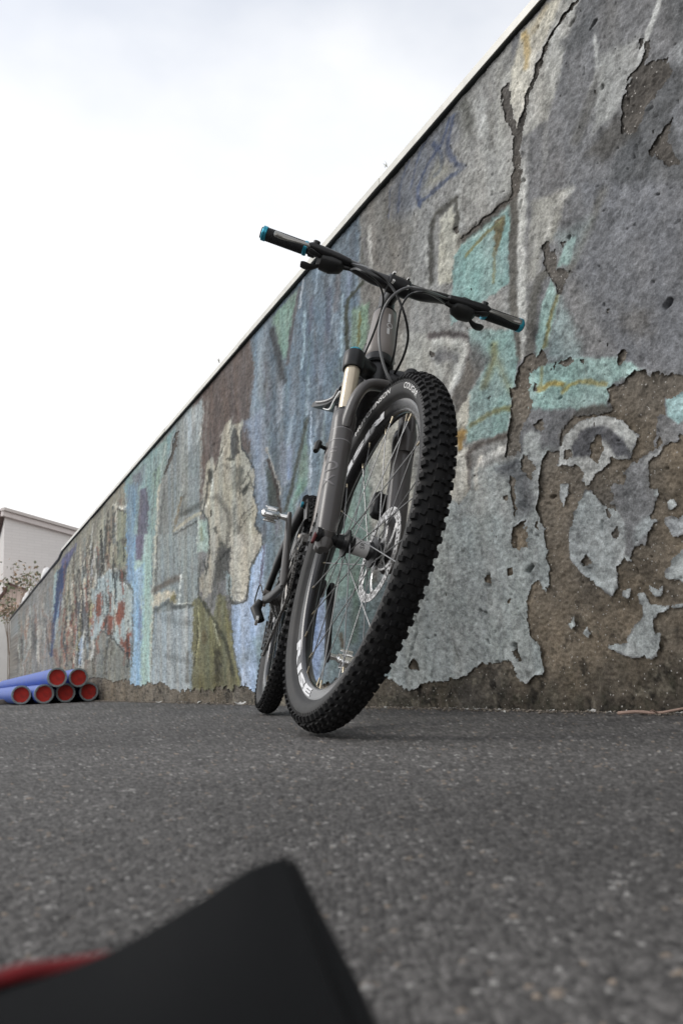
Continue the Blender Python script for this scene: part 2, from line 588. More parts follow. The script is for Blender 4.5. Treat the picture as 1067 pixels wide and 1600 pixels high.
# --- ground colours of each stretch of the wall, near end to far end
PC[:] = (112, 109, 111)
Q = P
Q(zX, (118, 114, 113), [(0, 800), (90, 760), (90, 1110), (0, 1110)], 4)
Q(zX, (124, 119, 110), [(85, 700), (215, 650), (205, 1110), (85, 1110)], 4)
Q(zX, (116, 136, 138), [(196, 700), (260, 560), (248, 1110), (204, 1110)], 4)
Q(zX, (120, 123, 124), [(243, 600), (320, 500), (310, 1110), (240, 1110)], 4)
Q(zX, (106, 92, 90), [(305, 560), (405, 430), (398, 700), (300, 800)], 5)
Q(zX, (99, 110, 124), [(395, 460), (575, 280), (575, 1110), (395, 1110)], 8)
Q(zX, (117, 112, 110), [(562, 280), (680, 150), (680, 1110), (575, 1110)], 10)
Q(zX, (128, 124, 123), [(640, 220), (810, 20), (810, 1110), (640, 1110)], 10)
Q(zX, (110, 107, 111), [(805, 10), (1100, -200), (1100, 700), (805, 700)], 8)
Q(zX, (136, 139, 140), [(600, 780), (860, 700), (870, 1110), (590, 1110)], 12)

# --- faded brush and spray strokes, all along
_rs = random.Random(19)
def scatter(n, x0, x1, y0f, y1, cols, wmin, wmax, amin, amax, lmin, lmax):
    for _ in range(n):
        x = _rs.uniform(x0, x1); yt = y0f(x) + 8; h_ = _rs.uniform(lmin, lmax); y = _rs.uniform(yt, max(yt + 2, y1 - h_))
        dx = _rs.gauss(0, h_ * .06); S(zX, _rs.choice(cols), _rs.uniform(wmin, wmax), [(x, y), (x + dx + _rs.gauss(0, 1.5), y + h_ * .5), (x + 1.3 * dx, y + h_)], a=_rs.uniform(amin, amax), rag=2)
top_y = lambda x: (858 - x) * 1.14
scatter(60, 22, 88, top_y, 1062, [(140, 132, 124), (92, 90, 92), (128, 110, 100), (104, 112, 116), (150, 146, 140)], 1.2, 3.5, .25, .6, 20, 90)
scatter(150, 95, 206, top_y, 1062, [(158, 150, 134), (84, 80, 76), (136, 100, 88), (104, 118, 124), (160, 158, 154), (110, 104, 84), (78, 76, 80), (146, 132, 108)], 1.2, 4, .35, .8, 16, 90)
scatter(40, 204, 250, top_y, 1066, [(96, 116, 140), (140, 156, 154), (98, 96, 112), (120, 134, 128)], 1.5, 4, .3, .6, 30, 120)
scatter(40, 250, 310, top_y, 1066, [(104, 106, 108), (140, 142, 144), (128, 126, 120)], 1.5, 4, .25, .5, 20, 90)
scatter(110, 395, 572, top_y, 1066, [(130, 142, 160), (84, 84, 92), (118, 120, 140), (96, 90, 94), (142, 148, 158), (102, 116, 116)], 2, 9, .2, .5, 30, 170)
scatter(70, 570, 800, top_y, 820, [(146, 142, 138), (96, 92, 90), (128, 122, 118), (108, 106, 108)], 2, 10, .15, .4, 30, 140)
scatter(60, 800, 1110, top_y, 620, [(132, 129, 128), (92, 90, 94), (116, 112, 110), (122, 122, 128)], 3, 14, .12, .35, 30, 150)

# --- far end
P(zD, (64, 76, 112), [(125, 640), (220, 520), (300, 430), (215, 640), (170, 860), (150, 1080), (92, 1080), (110, 850)])
P(zD, (96, 93, 126), [(150, 560), (310, 410), (240, 560), (180, 640)])
S(zD, (120, 138, 142), 24, [(115, 640), (100, 800), (85, 1060)])
P(zD, (124, 124, 108), [(690, 90), (815, 100), (800, 380), (790, 600), (700, 640), (670, 560)])
P(zD, (140, 135, 120), [(500, 200), (570, 170), (560, 560), (500, 640), (470, 600)], a=.7)
P(zD, (135, 130, 116), [(610, 420), (670, 400), (660, 600), (610, 610)], a=.8)
S(zD, (168, 163, 154), 22, [(705, 70), (815, 95)]); S(zD, (150, 145, 136), 18, [(640, 50), (690, 70)])
S(zD, (92, 86, 80), 16, [(690, 90), (760, 110), (812, 108)])
S(zD, (86, 82, 80), 14, [(600, 110), (580, 300), (560, 560), (525, 700)])
S(zD, (92, 88, 86), 10, [(660, 120), (640, 300), (610, 420)])
S(zD, (92, 94, 98), 12, [(822, 90), (805, 400), (770, 600)])
S(zD, (90, 82, 80), 34, [(730, 380), (790, 400)], a=.7)
S(zD, (110, 133, 160), 60, [(840, 60), (832, 400), (795, 640), (790, 760)])
P(zD, (97, 93, 109), [(880, 0), (960, 0), (975, 200), (940, 480), (900, 600), (865, 560)])
S(zD, (86, 92, 92), 26, [(890, 180), (900, 320), (880, 480)], a=.6)
P(zD, (110, 134, 132), [(965, 0), (1030, 0), (1000, 500), (930, 640), (915, 560)])
S(zD, (145, 142, 144), 14, [(470, 460), (435, 740), (360, 980)]); S(zD, (100, 98, 102), 12, [(455, 470), (415, 740), (345, 960)])
P(zD, (130, 141, 145), [(490, 720), (560, 720), (600, 650), (700, 690), (810, 860), (822, 1080), (480, 1080)])
P(zD, (82, 82, 80), [(690, 650), (755, 680), (750, 760), (700, 740)])
S(zD, (160, 160, 158), 12, [(500, 740), (540, 715), (580, 740)]); S(zD, (158, 160, 158), 12, [(610, 660), (650, 640), (690, 665)])
S(zD, (98, 97, 96), 10, [(700, 750), (770, 790), (820, 870)]); S(zD, (155, 157, 157), 10, [(700, 765), (760, 800), (805, 880)])
P(zD, (128, 84, 74), [(480, 880), (530, 860), (540, 1080), (485, 1080)]); P(zD, (128, 84, 74), [(700, 940), (742, 910), (742, 1080), (668, 1080)])
P(zD, (94, 94, 100), [(300, 960), (410, 900), (402, 1080), (300, 1080)], a=.8)
P(zD, (152, 142, 106), [(415, 930), (450, 960), (460, 1080), (420, 1080)])
S(zD, (100, 96, 80), 10, [(230, 620), (235, 760), (225, 960)]); S(zD, (102, 90, 84), 26, [(360, 500), (370, 640)], a=.5)
P(zE, (132, 141, 143), [(440, 0), (820, 0), (820, 690), (540, 390), (430, 500)])
S(zE, (66, 78, 112), 28, [(128, 0), (100, 250), (74, 600)]); S(zE, (118, 140, 160), 20, [(152, 40), (120, 300), (100, 460)], a=.7)
RED = (136, 84, 73)
P(zE, RED, [(485, 60), (530, 30), (540, 200), (500, 320), (480, 200)]); P(zE, RED, [(590, 240), (640, 260), (632, 430), (590, 420)])
P(zE, RED, [(700, 120), (742, 100), (742, 230), (700, 370), (690, 330), (655, 340), (668, 200)])
P(zE, RED, [(815, 385), (800, 660), (770, 640), (750, 560), (700, 520), (715, 450), (740, 500), (770, 430)])
P(zE, RED, [(530, 350), (580, 240), (590, 300), (560, 390)])
S(zE, RED, 14, [(280, 220), (230, 420)]); S(zE, RED, 12, [(195, 180), (160, 560)]); S(zE, (132, 96, 86), 40, [(100, 560), (140, 700)], a=.7)
S(zE, RED, 9, [(250, 300), (215, 520)]); S(zE, RED, 8, [(620, 40), (610, 230)])
S(zE, (152, 142, 106), 30, [(440, 150), (430, 330)]); S(zE, (142, 131, 96), 22, [(345, 300), (310, 560)])
S(zE, (96, 94, 98), 56, [(388, 150), (360, 370)], a=.75); S(zE, (118, 140, 170), 28, [(352, 460), (342, 700)])
P(zE, (119, 117, 112), [(520, 400), (620, 450), (720, 570), (800, 690), (782, 870), (500, 870), (480, 700)])
P(zE, (108, 107, 104), [(690, 600), (800, 690), (785, 850), (740, 860), (690, 720)], 14, a=.7)
S(zE, (84, 84, 84), 14, [(530, 390), (620, 440), (720, 560), (795, 670), (808, 790), (790, 860)], a=1)
S(zE, (92, 92, 92), 8, [(150, 650), (280, 470)]); S(zE, (90, 88, 92), 16, [(210, 530), (215, 720)])
S(zE, (92, 92, 92), 10, [(610, 460), (590, 580), (530, 700)]); S(zE, (94, 94, 94), 8, [(590, 620), (610, 720), (650, 760)])
S(zE, (96, 96, 94), 20, [(420, 450), (430, 560), (400, 640)])
P(zE, (117, 140, 164), [(820, 0), (910, 0), (910, 890), (795, 860), (818, 700)]); S(zE, (112, 113, 142), 22, [(890, 320), (890, 560)], a=.6)
P(zE, (131, 152, 147), [(908, 0), (1000, 0), (985, 870), (910, 870)])

scatter(90, 95, 206, top_y, 1060, [(70, 67, 66), (86, 78, 72), (64, 66, 72), (140, 82, 70), (168, 160, 146), (78, 84, 90)], .9, 2.4, .6, 1, 18, 70)
scatter(30, 24, 88, top_y, 1060, [(80, 76, 78), (132, 96, 84), (156, 150, 142)], .9, 2, .5, .85, 16, 60)

# --- figure stretch, upper
P(zA, (116, 137, 138), [(0, 670), (340, 300), (300, 450), (230, 720), (180, 1170), (0, 1170)])
P(zA, (100, 97, 114), [(90, 740), (140, 720), (150, 900), (130, 1170), (66, 1170), (80, 900)]); P(zA, (108, 105, 122), [(40, 640), (120, 580), (110, 700), (60, 720)], 10, a=.7)
P(zA, (104, 128, 151), [(0, 700), (80, 690), (70, 900), (40, 1170), (0, 1170)])
P(zA, (118, 136, 124), [(180, 620), (250, 540), (210, 760), (190, 1000), (168, 1000)], a=.8)
S(zA, (98, 108, 112), 10, [(210, 540), (190, 760), (180, 900)]); S(zA, (136, 150, 150), 12, [(270, 420), (240, 600)])
S(zA, (154, 148, 132), 14, [(235, 700), (215, 850), (205, 1170)])
P(zA, (120, 123, 124), [(370, 300), (530, 90), (545, 120), (520, 500), (515, 860), (500, 1170), (215, 1170), (230, 760), (290, 580)])
P(zA, (142, 145, 148), [(395, 230), (525, 110), (528, 300), (470, 420), (400, 500)], 16, 6, .75)
S(zA, (158, 158, 156), 8, [(540, 100), (520, 300), (490, 420)]); S(zA, (102, 104, 106), 30, [(470, 300), (440, 560)], a=.5)
S(zA, (104, 106, 108), 16, [(260, 760), (235, 940), (240, 1150)]); S(zA, (140, 141, 140), 10, [(320, 560), (270, 700)], a=.7)
P(zA, (106, 91, 88), [(530, 80), (570, -40), (890, -40), (850, 180), (800, 200), (740, 200), (670, 300), (640, 500), (590, 510), (540, 560), (520, 520)])
S(zA, (90, 78, 78), 40, [(640, 60), (600, 420)], a=.35); S(zA, (124, 112, 108), 14, [(560, 90), (545, 420)], a=.7)
FACE = (143, 136, 124)
P(zA, FACE, [(800, 180), (805, 440), (890, 620), (885, 760), (910, 850), (890, 960), (940, 1050), (930, 1170), (600, 1170), (580, 980), (520, 880), (550, 560), (590, 510), (620, 570), (650, 480), (655, 360), (680, 290)], 4)
DK = (88, 84, 79)
S(zA, DK, 12, [(612, 610), (660, 480), (720, 330), (745, 240)]); P(zA, (93, 89, 88), [(745, 300), (772, 300), (788, 480), (740, 520), (722, 440)])
S(zA, DK, 14, [(700, 518), (750, 525)]); P(zA, (104, 101, 96), [(760, 560), (812, 600), (792, 760), (758, 700)], 8); P(zA, (79, 77, 74), [(790, 760), (850, 670), (846, 730), (812, 770)], 6)
S(zA, DK, 6, [(775, 800), (800, 700), (860, 590)]); S(zA, (104, 97, 90), 10, [(780, 1060), (800, 920), (880, 850)]); S(zA, DK, 6, [(790, 1000), (830, 940), (880, 880)])
S(zA, (90, 85, 82), 16, [(575, 600), (560, 760), (535, 880)]); P(zA, (84, 80, 76), [(562, 600), (596, 600), (590, 690), (565, 690)], 5)
S(zA, (48, 38, 38), 10, [(590, 880), (592, 915)]); S(zA, (112, 106, 99), 30, [(620, 780), (680, 850), (720, 960), (700, 1110)], a=.8)
S(zA, (94, 91, 87), 20, [(618, 1000), (650, 1100), (700, 1160)]); S(zA, (170, 165, 154), 12, [(600, 660), (585, 780), (552, 860)]); S(zA, (168, 162, 150), 18, [(740, 220), (690, 420), (650, 520)], a=.7)
S(zA, (112, 107, 98), 12, [(740, 820), (750, 960), (745, 1080)]); S(zA, (98, 94, 88), 8, [(845, 620), (870, 720)]); S(zA, (164, 158, 148), 16, [(860, 960), (850, 1060), (880, 1140)], a=.6)
S(zA, (116, 110, 102), 24, [(680, 560), (740, 620), (750, 740)], a=.5); S(zA, (108, 102, 96), 14, [(770, 960), (790, 1100)], a=.6)
S(zA, (72, 73, 78), 9, [(800, 320), (810, 450), (888, 610), (884, 760), (912, 850), (892, 960), (940, 1070), (930, 1170)], a=.95)
S(zA, (122, 108, 92), 14, [(380, 785), (345, 930), (332, 1020)], a=.9); S(zA, (92, 92, 91), 40, [(372, 910), (510, 840)], a=.8)
S(zA, (146, 138, 121), 24, [(335, 1015), (420, 950), (512, 900)]); S(zA, (92, 92, 92), 14, [(320, 1055), (420, 995), (510, 950)])
S(zA, (96, 96, 96), 10, [(395, 770), (380, 900)]); S(zA, (142, 144, 143), 10, [(395, 700), (350, 840), (320, 980)], a=.6)
P(zA, (128, 144, 138), [(500, 940), (560, 960), (582, 1080), (570, 1170), (495, 1170)]); S(zA, (164, 163, 152), 6, [(499, 930), (496, 1170)]); S(zA, (108, 112, 84), 24, [(525, 1010), (530, 1080)], a=.5)
S(zA, (78, 82, 84), 9, [(518, 880), (570, 960), (586, 1100), (576, 1170)])
hole(zA, 14, [(602, 420), (606, 424)])

# --- figure stretch, lower
P(zB, (129, 151, 147), [(40, -20), (172, -20), (165, 300), (150, 1100), (30, 1100), (40, 400)]); P(zB, (114, 140, 166), [(35, 250), (112, 180), (95, 1100), (25, 1100)], 6)
P(zB, (105, 99, 121), [(60, -20), (126, -20), (100, 160), (60, 160)]); S(zB, (98, 100, 130), 20, [(90, 480), (96, 700)], a=.5)
P(zB, (102, 128, 160), [(0, -20), (60, -20), (40, 300), (0, 300)], 6); S(zB, (100, 98, 96), 8, [(0, 300), (30, 350), (40, 420), (35, 900)])
P(zB, (121, 126, 128), [(215, -20), (495, -20), (490, 180), (480, 440), (350, 470), (190, 500), (195, 320)])
S(zB, (154, 150, 138), 16, [(198, -10), (182, 330), (166, 1040)]); S(zB, (94, 89, 84), 6, [(215, -10), (200, 300), (185, 520), (166, 1040)])
S(zB, (105, 107, 108), 20, [(225, 40), (215, 150)], a=.6); S(zB, (106, 95, 89), 44, [(198, 360), (280, 310), (365, 280)], a=.85)
P(zB, (160, 149, 132), [(188, 400), (290, 360), (352, 390), (352, 462), (320, 472), (290, 420), (180, 492)]); P(zB, (128, 117, 84), [(302, 398), (346, 400), (342, 452), (312, 450)])
S(zB, (168, 171, 168), 9, [(381, 255), (365, 465)]); S(zB, (100, 101, 101), 8, [(430, 280), (425, 450)], a=.7)
S(zB, (92, 94, 95), 30, [(188, 512), (290, 450), (330, 490), (465, 470)], a=.8); S(zB, (158, 158, 154), 6, [(360, 462), (465, 452)])
P(zB, (129, 134, 139), [(192, 530), (465, 480), (460, 1100), (165, 1100)]); S(zB, (108, 111, 114), 50, [(260, 560), (420, 600)], a=.5); S(zB, (104, 107, 110), 40, [(280, 820), (430, 860)], a=.45); S(zB, (100, 96, 94), 26, [(430, 800), (425, 1000)], a=.6)
OL = (112, 108, 84)
P(zB, OL, [(465, 440), (500, 400), (540, 440), (600, 560), (640, 390), (690, 400), (730, 620), (760, 830), (805, 1000), (800, 1100), (455, 1100)], 4)
S(zB, (82, 80, 66), 22, [(540, 450), (620, 600), (700, 760), (742, 960)]); P(zB, (83, 78, 64), [(610, 770), (652, 780), (652, 1000), (615, 1000)], 8); S(zB, (152, 147, 112), 9, [(500, 470), (505, 700), (478, 860)])
S(zB, (84, 80, 66), 10, [(490, 560), (492, 740), (465, 900)]); S(zB, (144, 142, 114), 12, [(600, 580), (650, 745)]); P(zB, (96, 88, 64), [(460, 960), (790, 960), (800, 1080), (455, 1080)], 26, a=.45)
S(zB, (124, 118, 82), 22, [(690, 560), (740, 820), (790, 1010)]); S(zB, (84, 81, 72), 8, [(733, 600), (760, 830), (806, 1020)], a=1); S(zB, (106, 88, 62), 30, [(540, 660), (545, 720)], a=.5)
P(zB, (151, 143, 132), [(710, -20), (940, -20), (930, 60), (860, 200), (830, 400), (800, 442), (742, 442), (715, 300)]); P(zB, (138, 131, 122), [(590, -20), (642, -20), (640, 300), (570, 420), (545, 430), (500, 300), (560, 200)])
P(zB, (94, 91, 91), [(640, 60), (725, 90), (705, 260), (625, 330), (570, 560), (600, 330)], 6); S(zB, (74, 72, 72), 22, [(650, 150), (715, 80)], a=.8); S(zB, (112, 106, 98), 16, [(760, 380), (810, 380)], a=.6)
S(zB, (79, 79, 79), 9, [(583, -10), (578, 130), (555, 260)]); S(zB, (85, 85, 84), 9, [(520, 170), (500, 380), (560, 490)]); S(zB, (80, 79, 78), 9, [(545, 160), (560, 230)])
P(zB, (130, 146, 151), [(690, 240), (722, 260), (732, 440), (700, 380)]); S(zB, (92, 92, 90), 8, [(680, 290), (640, 330), (590, 480)])
BL = (127, 142, 170)
P(zB, BL, [(940, 60), (1090, -20), (1200, -20), (1200, 1100), (800, 1100), (805, 1000), (760, 830), (735, 640), (735, 470), (830, 440), (860, 220)]); P(zB, (94, 104, 112), [(960, 0), (1080, 0), (1067, 300), (960, 420)], 10, a=.8)
S(zB, (96, 90, 110), 12, [(950, 60), (930, 330)]); S(zB, (104, 114, 124), 70, [(800, 860), (900, 800), (960, 960)], soft=18, a=.5); S(zB, (108, 128, 130), 50, [(900, 720), (940, 800)], soft=14, a=.6)
S(zB, (86, 84, 80), 11, [(940, 50), (862, 210), (830, 420), (790, 455), (740, 460), (715, 380), (712, 280)], a=.95); S(zB, (170, 164, 152), 7, [(820, 380), (795, 430), (745, 432)])

# --- blue stretch behind the bicycle
P(zC, (105, 91, 89), [(-80, 760), (40, 640), (90, 800), (60, 1000), (30, 1149), (-60, 1149)])
P(zC, (110, 130, 121), [(190, 480), (370, 280), (340, 450), (290, 740), (250, 700)], 8); S(zC, (82, 82, 88), 36, [(190, 560), (225, 680), (265, 890)]); S(zC, (99, 93, 98), 24, [(370, 290), (330, 500), (290, 770)])
S(zC, (156, 156, 162), 10, [(398, 230), (372, 420)]); S(zC, (130, 146, 158), 18, [(400, 440), (398, 660), (380, 800)]); S(zC, (116, 127, 141), 56, [(130, 560), (110, 800), (70, 1149)], a=.8)
for (x, y0, y1, w, c) in [(490, 170, 320, 14, (134, 148, 166)), (560, 300, 620, 30, (92, 94, 112)), (450, 360, 560, 26, (90, 90, 108)), (590, 420, 520, 10, (150, 158, 170)), (650, 330, 720, 16, (128, 146, 158)), (480, 640, 900, 24, (96, 102, 118)), (250, 900, 1140, 30, (126, 134, 150)), (330, 820, 1100, 40, (108, 112, 122)), (430, 860, 1100, 24, (126, 138, 150)), (520, 700, 900, 30, (118, 124, 140)), (620, 200, 420, 40, (104, 98, 104)), (700, 120, 330, 30, (112, 118, 138))]:
    S(zC, c, w, [(x, y0), (x - 6, (y0 + y1) / 2), (x - 14, y1)], a=.7)
P(zC, (110, 128, 112), [(700, 430), (820, 380), (800, 640), (760, 740), (700, 700)], 8); S(zC, (77, 77, 69), 24, [(680, 700), (672, 400), (770, 260)]); S(zC, (110, 104, 68), 16, [(755, 450), (745, 660)])
P(zC, (120, 114, 111), [(815, -100), (1067, -100), (1067, 860), (830, 900), (820, 400)], 8); S(zC, (154, 150, 146), 22, [(815, -100), (822, 60), (832, 240)]); S(zC, (94, 90, 86), 20, [(770, 20), (775, 230)], a=.7); S(zC, (100, 95, 92), 40, [(960, -80), (960, 120)], a=.4)
P(zM, (116, 124, 142), [(10, 640), (100, 900), (110, 1100), (140, 1400), (220, 1400), (210, 900), (180, 500), (80, 600)], 10)
P(zM, (84, 88, 88), [(210, 1000), (260, 1050), (330, 1400), (225, 1400)], 8); P(zM, (106, 126, 116), [(530, 660), (560, 1150), (450, 1300), (430, 1400), (480, 1000)], 10)
S(zM, (84, 85, 82), 34, [(540, 620), (480, 900), (370, 1370)]); S(zM, (84, 74, 74), 22, [(215, 950), (265, 1080), (325, 1380)]); S(zM, (142, 152, 168), 11, [(575, 560), (580, 1150)]); S(zM, (142, 136, 132), 10, [(205, 860), (300, 1130), (320, 1240)])
S(zM, (106, 134, 128), 40, [(400, 1380), (440, 1250), (520, 1120)], a=.7); S(zM, (112, 122, 150), 40, [(400, 850), (390, 1100)], a=.7)
P(zX, (100, 114, 122), [(440, 830), (500, 800), (520, 1100), (400, 1100), (415, 900)], 12, a=.6); P(zX, (112, 126, 158), [(498, 920), (520, 920), (515, 1062), (470, 1062)], 6)
P(zX, (106, 124, 118), [(528, 690), (578, 640), (586, 960), (520, 1060), (510, 900)], 10); P(zX, (142, 138, 131), [(580, 640), (655, 590), (650, 830), (588, 850)], 10)
P(zX, (102, 114, 120), [(520, 940), (620, 900), (610, 1070), (500, 1070)], 12, a=.8); S(zX, (96, 76, 62), 5, [(535, 990), (538, 1010)], a=.7); S(zX, (98, 116, 106), 12, [(560, 900), (556, 1000)], a=.7)

# --- grey stretch above the handlebar
P(zJ, (86, 90, 108), [(60, 600), (420, 170), (520, 120), (520, 300), (300, 640), (200, 800), (60, 860)], 30, a=.5); P(zJ, (108, 103, 100), [(-60, 700), (60, 560), (60, 1111), (-60, 1111)], 20, a=.5)
BQ = (72, 80, 112)
S(zJ, BQ, 26, [(470, 160), (400, 350), (300, 500), (245, 650), (258, 760)], a=.75); S(zJ, BQ, 28, [(255, 740), (380, 640), (480, 560), (575, 500), (520, 470), (455, 340), (500, 150)], a=.75); S(zJ, BQ, 24, [(350, 330), (420, 440), (400, 520), (360, 545)], a=.7)
S(zJ, BQ, 20, [(180, 460), (120, 640), (110, 800)], a=.45); S(zJ, BQ, 14, [(60, 640), (30, 860)], a=.4); S(zJ, BQ, 16, [(330, 270), (260, 400), (190, 640)], a=.5)
P(zJ, (132, 126, 110), [(280, 640), (400, 400), (470, 500), (420, 580)], 14, a=.5); P(zJ, (152, 149, 147), [(640, 40), (720, 40), (750, 250), (690, 300), (640, 250)], 18, a=.9); P(zJ, (97, 93, 89), [(590, 0), (640, 130), (640, 300), (570, 250), (540, 80)], 18, a=.8)
P(zJ, (136, 132, 130), [(750, 200), (900, 300), (915, 600), (860, 720), (600, 900), (540, 840), (520, 560)], 30, a=.8); S(zJ, (100, 95, 92), 30, [(745, 120), (770, 360)], a=.5)
P(zJ, (153, 147, 135), [(400, 840), (490, 760), (505, 920), (550, 970), (540, 1300), (390, 1300)]); S(zJ, (85, 80, 76), 40, [(335, 1290), (345, 880), (430, 790), (525, 720), (512, 930)]); S(zJ, (152, 148, 146), 24, [(540, 700), (545, 900)], a=.7)
S(zJ, (152, 149, 146), 20, [(300, 1000), (310, 1300)], a=.6)
TQ = (112, 140, 138)
P(zJ, TQ, [(893, 745), (892, 1300), (480, 1600), (500, 1120), (560, 1030)]); P(zJ, (112, 100, 74), [(780, 870), (860, 830), (830, 1000), (795, 1110), (770, 1000)]); S(zJ, (116, 112, 78), 26, [(590, 1110), (700, 980), (810, 890)]); S(zJ, (116, 112, 78), 20, [(780, 1050), (780, 1300)], a=.7); S(zJ, (140, 162, 158), 16, [(570, 1030), (720, 930), (885, 770)], a=.8)
BS(zJ, 30, [(555, 1000), (640, 930), (800, 790), (920, 690)]); S(zJ, (86, 79, 75), 70, [(540, 1010), (640, 935), (800, 800), (920, 695)], a=.8)
S(zJ, (93, 88, 85), 46, [(915, 690), (910, 1130)], soft=6); S(zJ, (156, 153, 151), 46, [(985, 450), (975, 700), (960, 1130)], soft=8)
P(zJ, (167, 160, 150), [(890, -60), (1010, -60), (990, 130), (935, 232), (900, 150)], 3); BS(zJ, 30, [(865, 10), (895, 170), (930, 245)]); BS(zJ, 26, [(1012, 70), (990, 180), (930, 260)])
B(zJ, [(925, 240), (985, 190), (978, 330), (962, 500), (960, 640), (908, 700), (915, 480), (925, 400), (905, 260)], 4)
hole(zJ, 22, [(985, 585), (990, 587)], 1.4); hole(zJ, 8, [(768, 660), (768, 685)], .8); hole(zJ, 8, [(768, 540), (768, 560)], .8); B(zJ, [(490, 940), (515, 905), (545, 940), (520, 975)], 5); hole(zJ, 10, [(640, 900), (655, 880)])

# --- near end, top
P(zI, (140, 136, 133), [(60, 420), (330, 30), (480, -20), (400, 300), (300, 700), (150, 800), (150, 1120), (0, 1120), (0, 350)], 10)
P(zI, (163, 156, 145), [(85, 400), (270, 270), (300, 60), (240, 330), (170, 600), (122, 745), (70, 560)], 8); P(zI, (158, 150, 138), [(150, 180), (330, 0), (380, 0), (270, 280), (90, 400)], 10)
S(zI, (168, 132, 70), 34, [(165, 200), (180, 300), (178, 385)], a=.6); S(zI, (150, 130, 100), 40, [(280, 60), (220, 180)], a=.4)
P(zI, (96, 94, 98), [(380, 240), (560, 60), (562, 210), (400, 362)], 14, a=.9); S(zI, (154, 151, 149), 24, [(575, 225), (577, 420), (540, 560)], a=.7); S(zI, (102, 97, 95), 74, [(600, 440), (530, 650), (470, 800)], soft=16, a=.7)
P(zI, (140, 137, 135), [(600, 330), (830, 220), (830, 390), (760, 520), (700, 650), (560, 790)], 18, a=.8); S(zI, (104, 99, 100), 90, [(640, 40), (640, 250)], soft=18, a=.6)
P(zI, (97, 95, 99), [(920, -20), (1100, -20), (1100, 1130), (640, 1130), (700, 860), (860, 700), (900, 500), (1060, 330)], 16); P(zI, (84, 78, 76), [(520, 900), (700, 660), (820, 780), (620, 940)], 24, a=.75)
S(zI, (156, 154, 153), 34, [(950, -10), (900, 150), (822, 380)], soft=5)
B(zI, [(830, 390), (1000, 330), (1040, 420), (900, 600), (830, 790), (720, 780), (720, 620), (790, 440)], 7); B(zI, [(880, 890), (1020, 680), (1000, 790), (1067, 950), (1000, 960), (930, 920)], 6); BS(zI, 36, [(860, 370), (880, 250)], 6)
P(zI, (127, 126, 130), [(1000, 300), (1090, 220), (1090, 420)], 10, a=.8); P(zI, (120, 119, 126), [(1010, 660), (1100, 560), (1100, 960)], 10, a=.7)
BS(zI, 26, [(470, 20), (400, 100), (320, 220), (262, 360)]); BS(zI, 34, [(262, 350), (235, 440), (190, 545), (165, 660), (140, 720), (122, 800)]); S(zI, (158, 155, 153), 20, [(490, 0), (345, 220), (290, 400)], a=.8); BS(zI, 40, [(125, 780), (128, 900), (118, 1120)]); BS(zI, 42, [(45, 520), (62, 620), (85, 720), (115, 775)])
hole(zI, 14, [(555, 175), (580, 130)], 1.3); hole(zI, 16, [(255, 375), (265, 350)]); hole(zI, 14, [(430, 150), (450, 120)]); hole(zI, 16, [(155, 1045), (158, 1047)], 1.4); hole(zI, 8, [(617, 505), (617, 520)]); B(zI, [(825, 290), (835, 225), (860, 230), (840, 300)], 4)
hole(zI, 12, [(240, 440), (185, 560)], .8)

# --- near end, middle
P(zK, (109, 107, 113), [(430, -20), (1120, -20), (1120, 1090), (850, 1080), (500, 1000), (430, 650), (400, 600), (560, 200)], 16)
P(zK, (132, 128, 124), [(200, 100), (440, 0), (330, 330), (262, 360), (230, 560), (170, 560)], 14); S(zK, (154, 150, 147), 34, [(440, 30), (340, 130), (290, 310)], a=.7); S(zK, (110, 102, 92), 44, [(620, 40), (560, 200), (470, 400), (420, 500)], soft=18, a=.5)
S(zK, (157, 154, 151), 56, [(150, -20), (138, 300), (150, 700), (140, 980)], soft=8, a=.9); S(zK, (97, 91, 87), 46, [(100, 40), (95, 500), (110, 850), (115, 1010)], soft=7); S(zK, (118, 114, 112), 40, [(230, 120), (190, 400), (200, 620)], a=.4)
S(zK, (96, 91, 88), 58, [(300, 500), (240, 570), (210, 720), (190, 960)], soft=9, a=.9)
P(zK, (126, 150, 148), [(420, 310), (475, 290), (425, 460), (362, 465), (390, 370)], 6); P(zK, (128, 146, 146), [(350, 290), (560, 190), (470, 420), (420, 460)], 24, a=.4)
P(zK, (126, 150, 147), [(322, 540), (372, 640), (330, 800), (295, 955), (228, 990), (230, 870), (260, 720), (290, 610)], 5); S(zK, (126, 120, 84), 24, [(358, 640), (312, 770), (282, 940)]); P(zK, (124, 140, 143), [(380, 640), (485, 900), (495, 1020), (298, 1010), (312, 880)], 16, a=.9)
P(zK, (124, 119, 118), [(400, 560), (480, 520), (640, 900), (690, 990), (500, 1000)], 30, a=.5)
P(zK, (126, 152, 149), [(180, 1090), (240, 1060), (300, 1040), (450, 1000), (520, 1000), (700, 1000), (860, 1080), (700, 1130), (650, 1190), (640, 1300), (180, 1300)], 8)
S(zK, (156, 132, 68), 26, [(245, 1185), (330, 1150), (390, 1165)], a=.85); S(zK, (150, 128, 64), 24, [(385, 1205), (470, 1145), (630, 1150)], a=.7); S(zK, (126, 120, 84), 20, [(262, 1060), (255, 1180)], a=.7); S(zK, (120, 138, 134), 10, [(515, 1010), (518, 1120)])
DKB = dict(rag=5)
B(zK, [(262, 350), (310, 335), (330, 400), (350, 370), (365, 465), (435, 485), (405, 580), (375, 632), (345, 560), (290, 490)], 5); B(zK, [(375, 322), (410, 318), (385, 368)], 3)
B(zK, [(195, 955), (220, 958), (240, 992), (280, 948), (300, 1000), (292, 1062), (240, 1060), (228, 1072), (195, 1090), (192, 1290), (105, 1290), (110, 1140), (140, 1020)], 6)
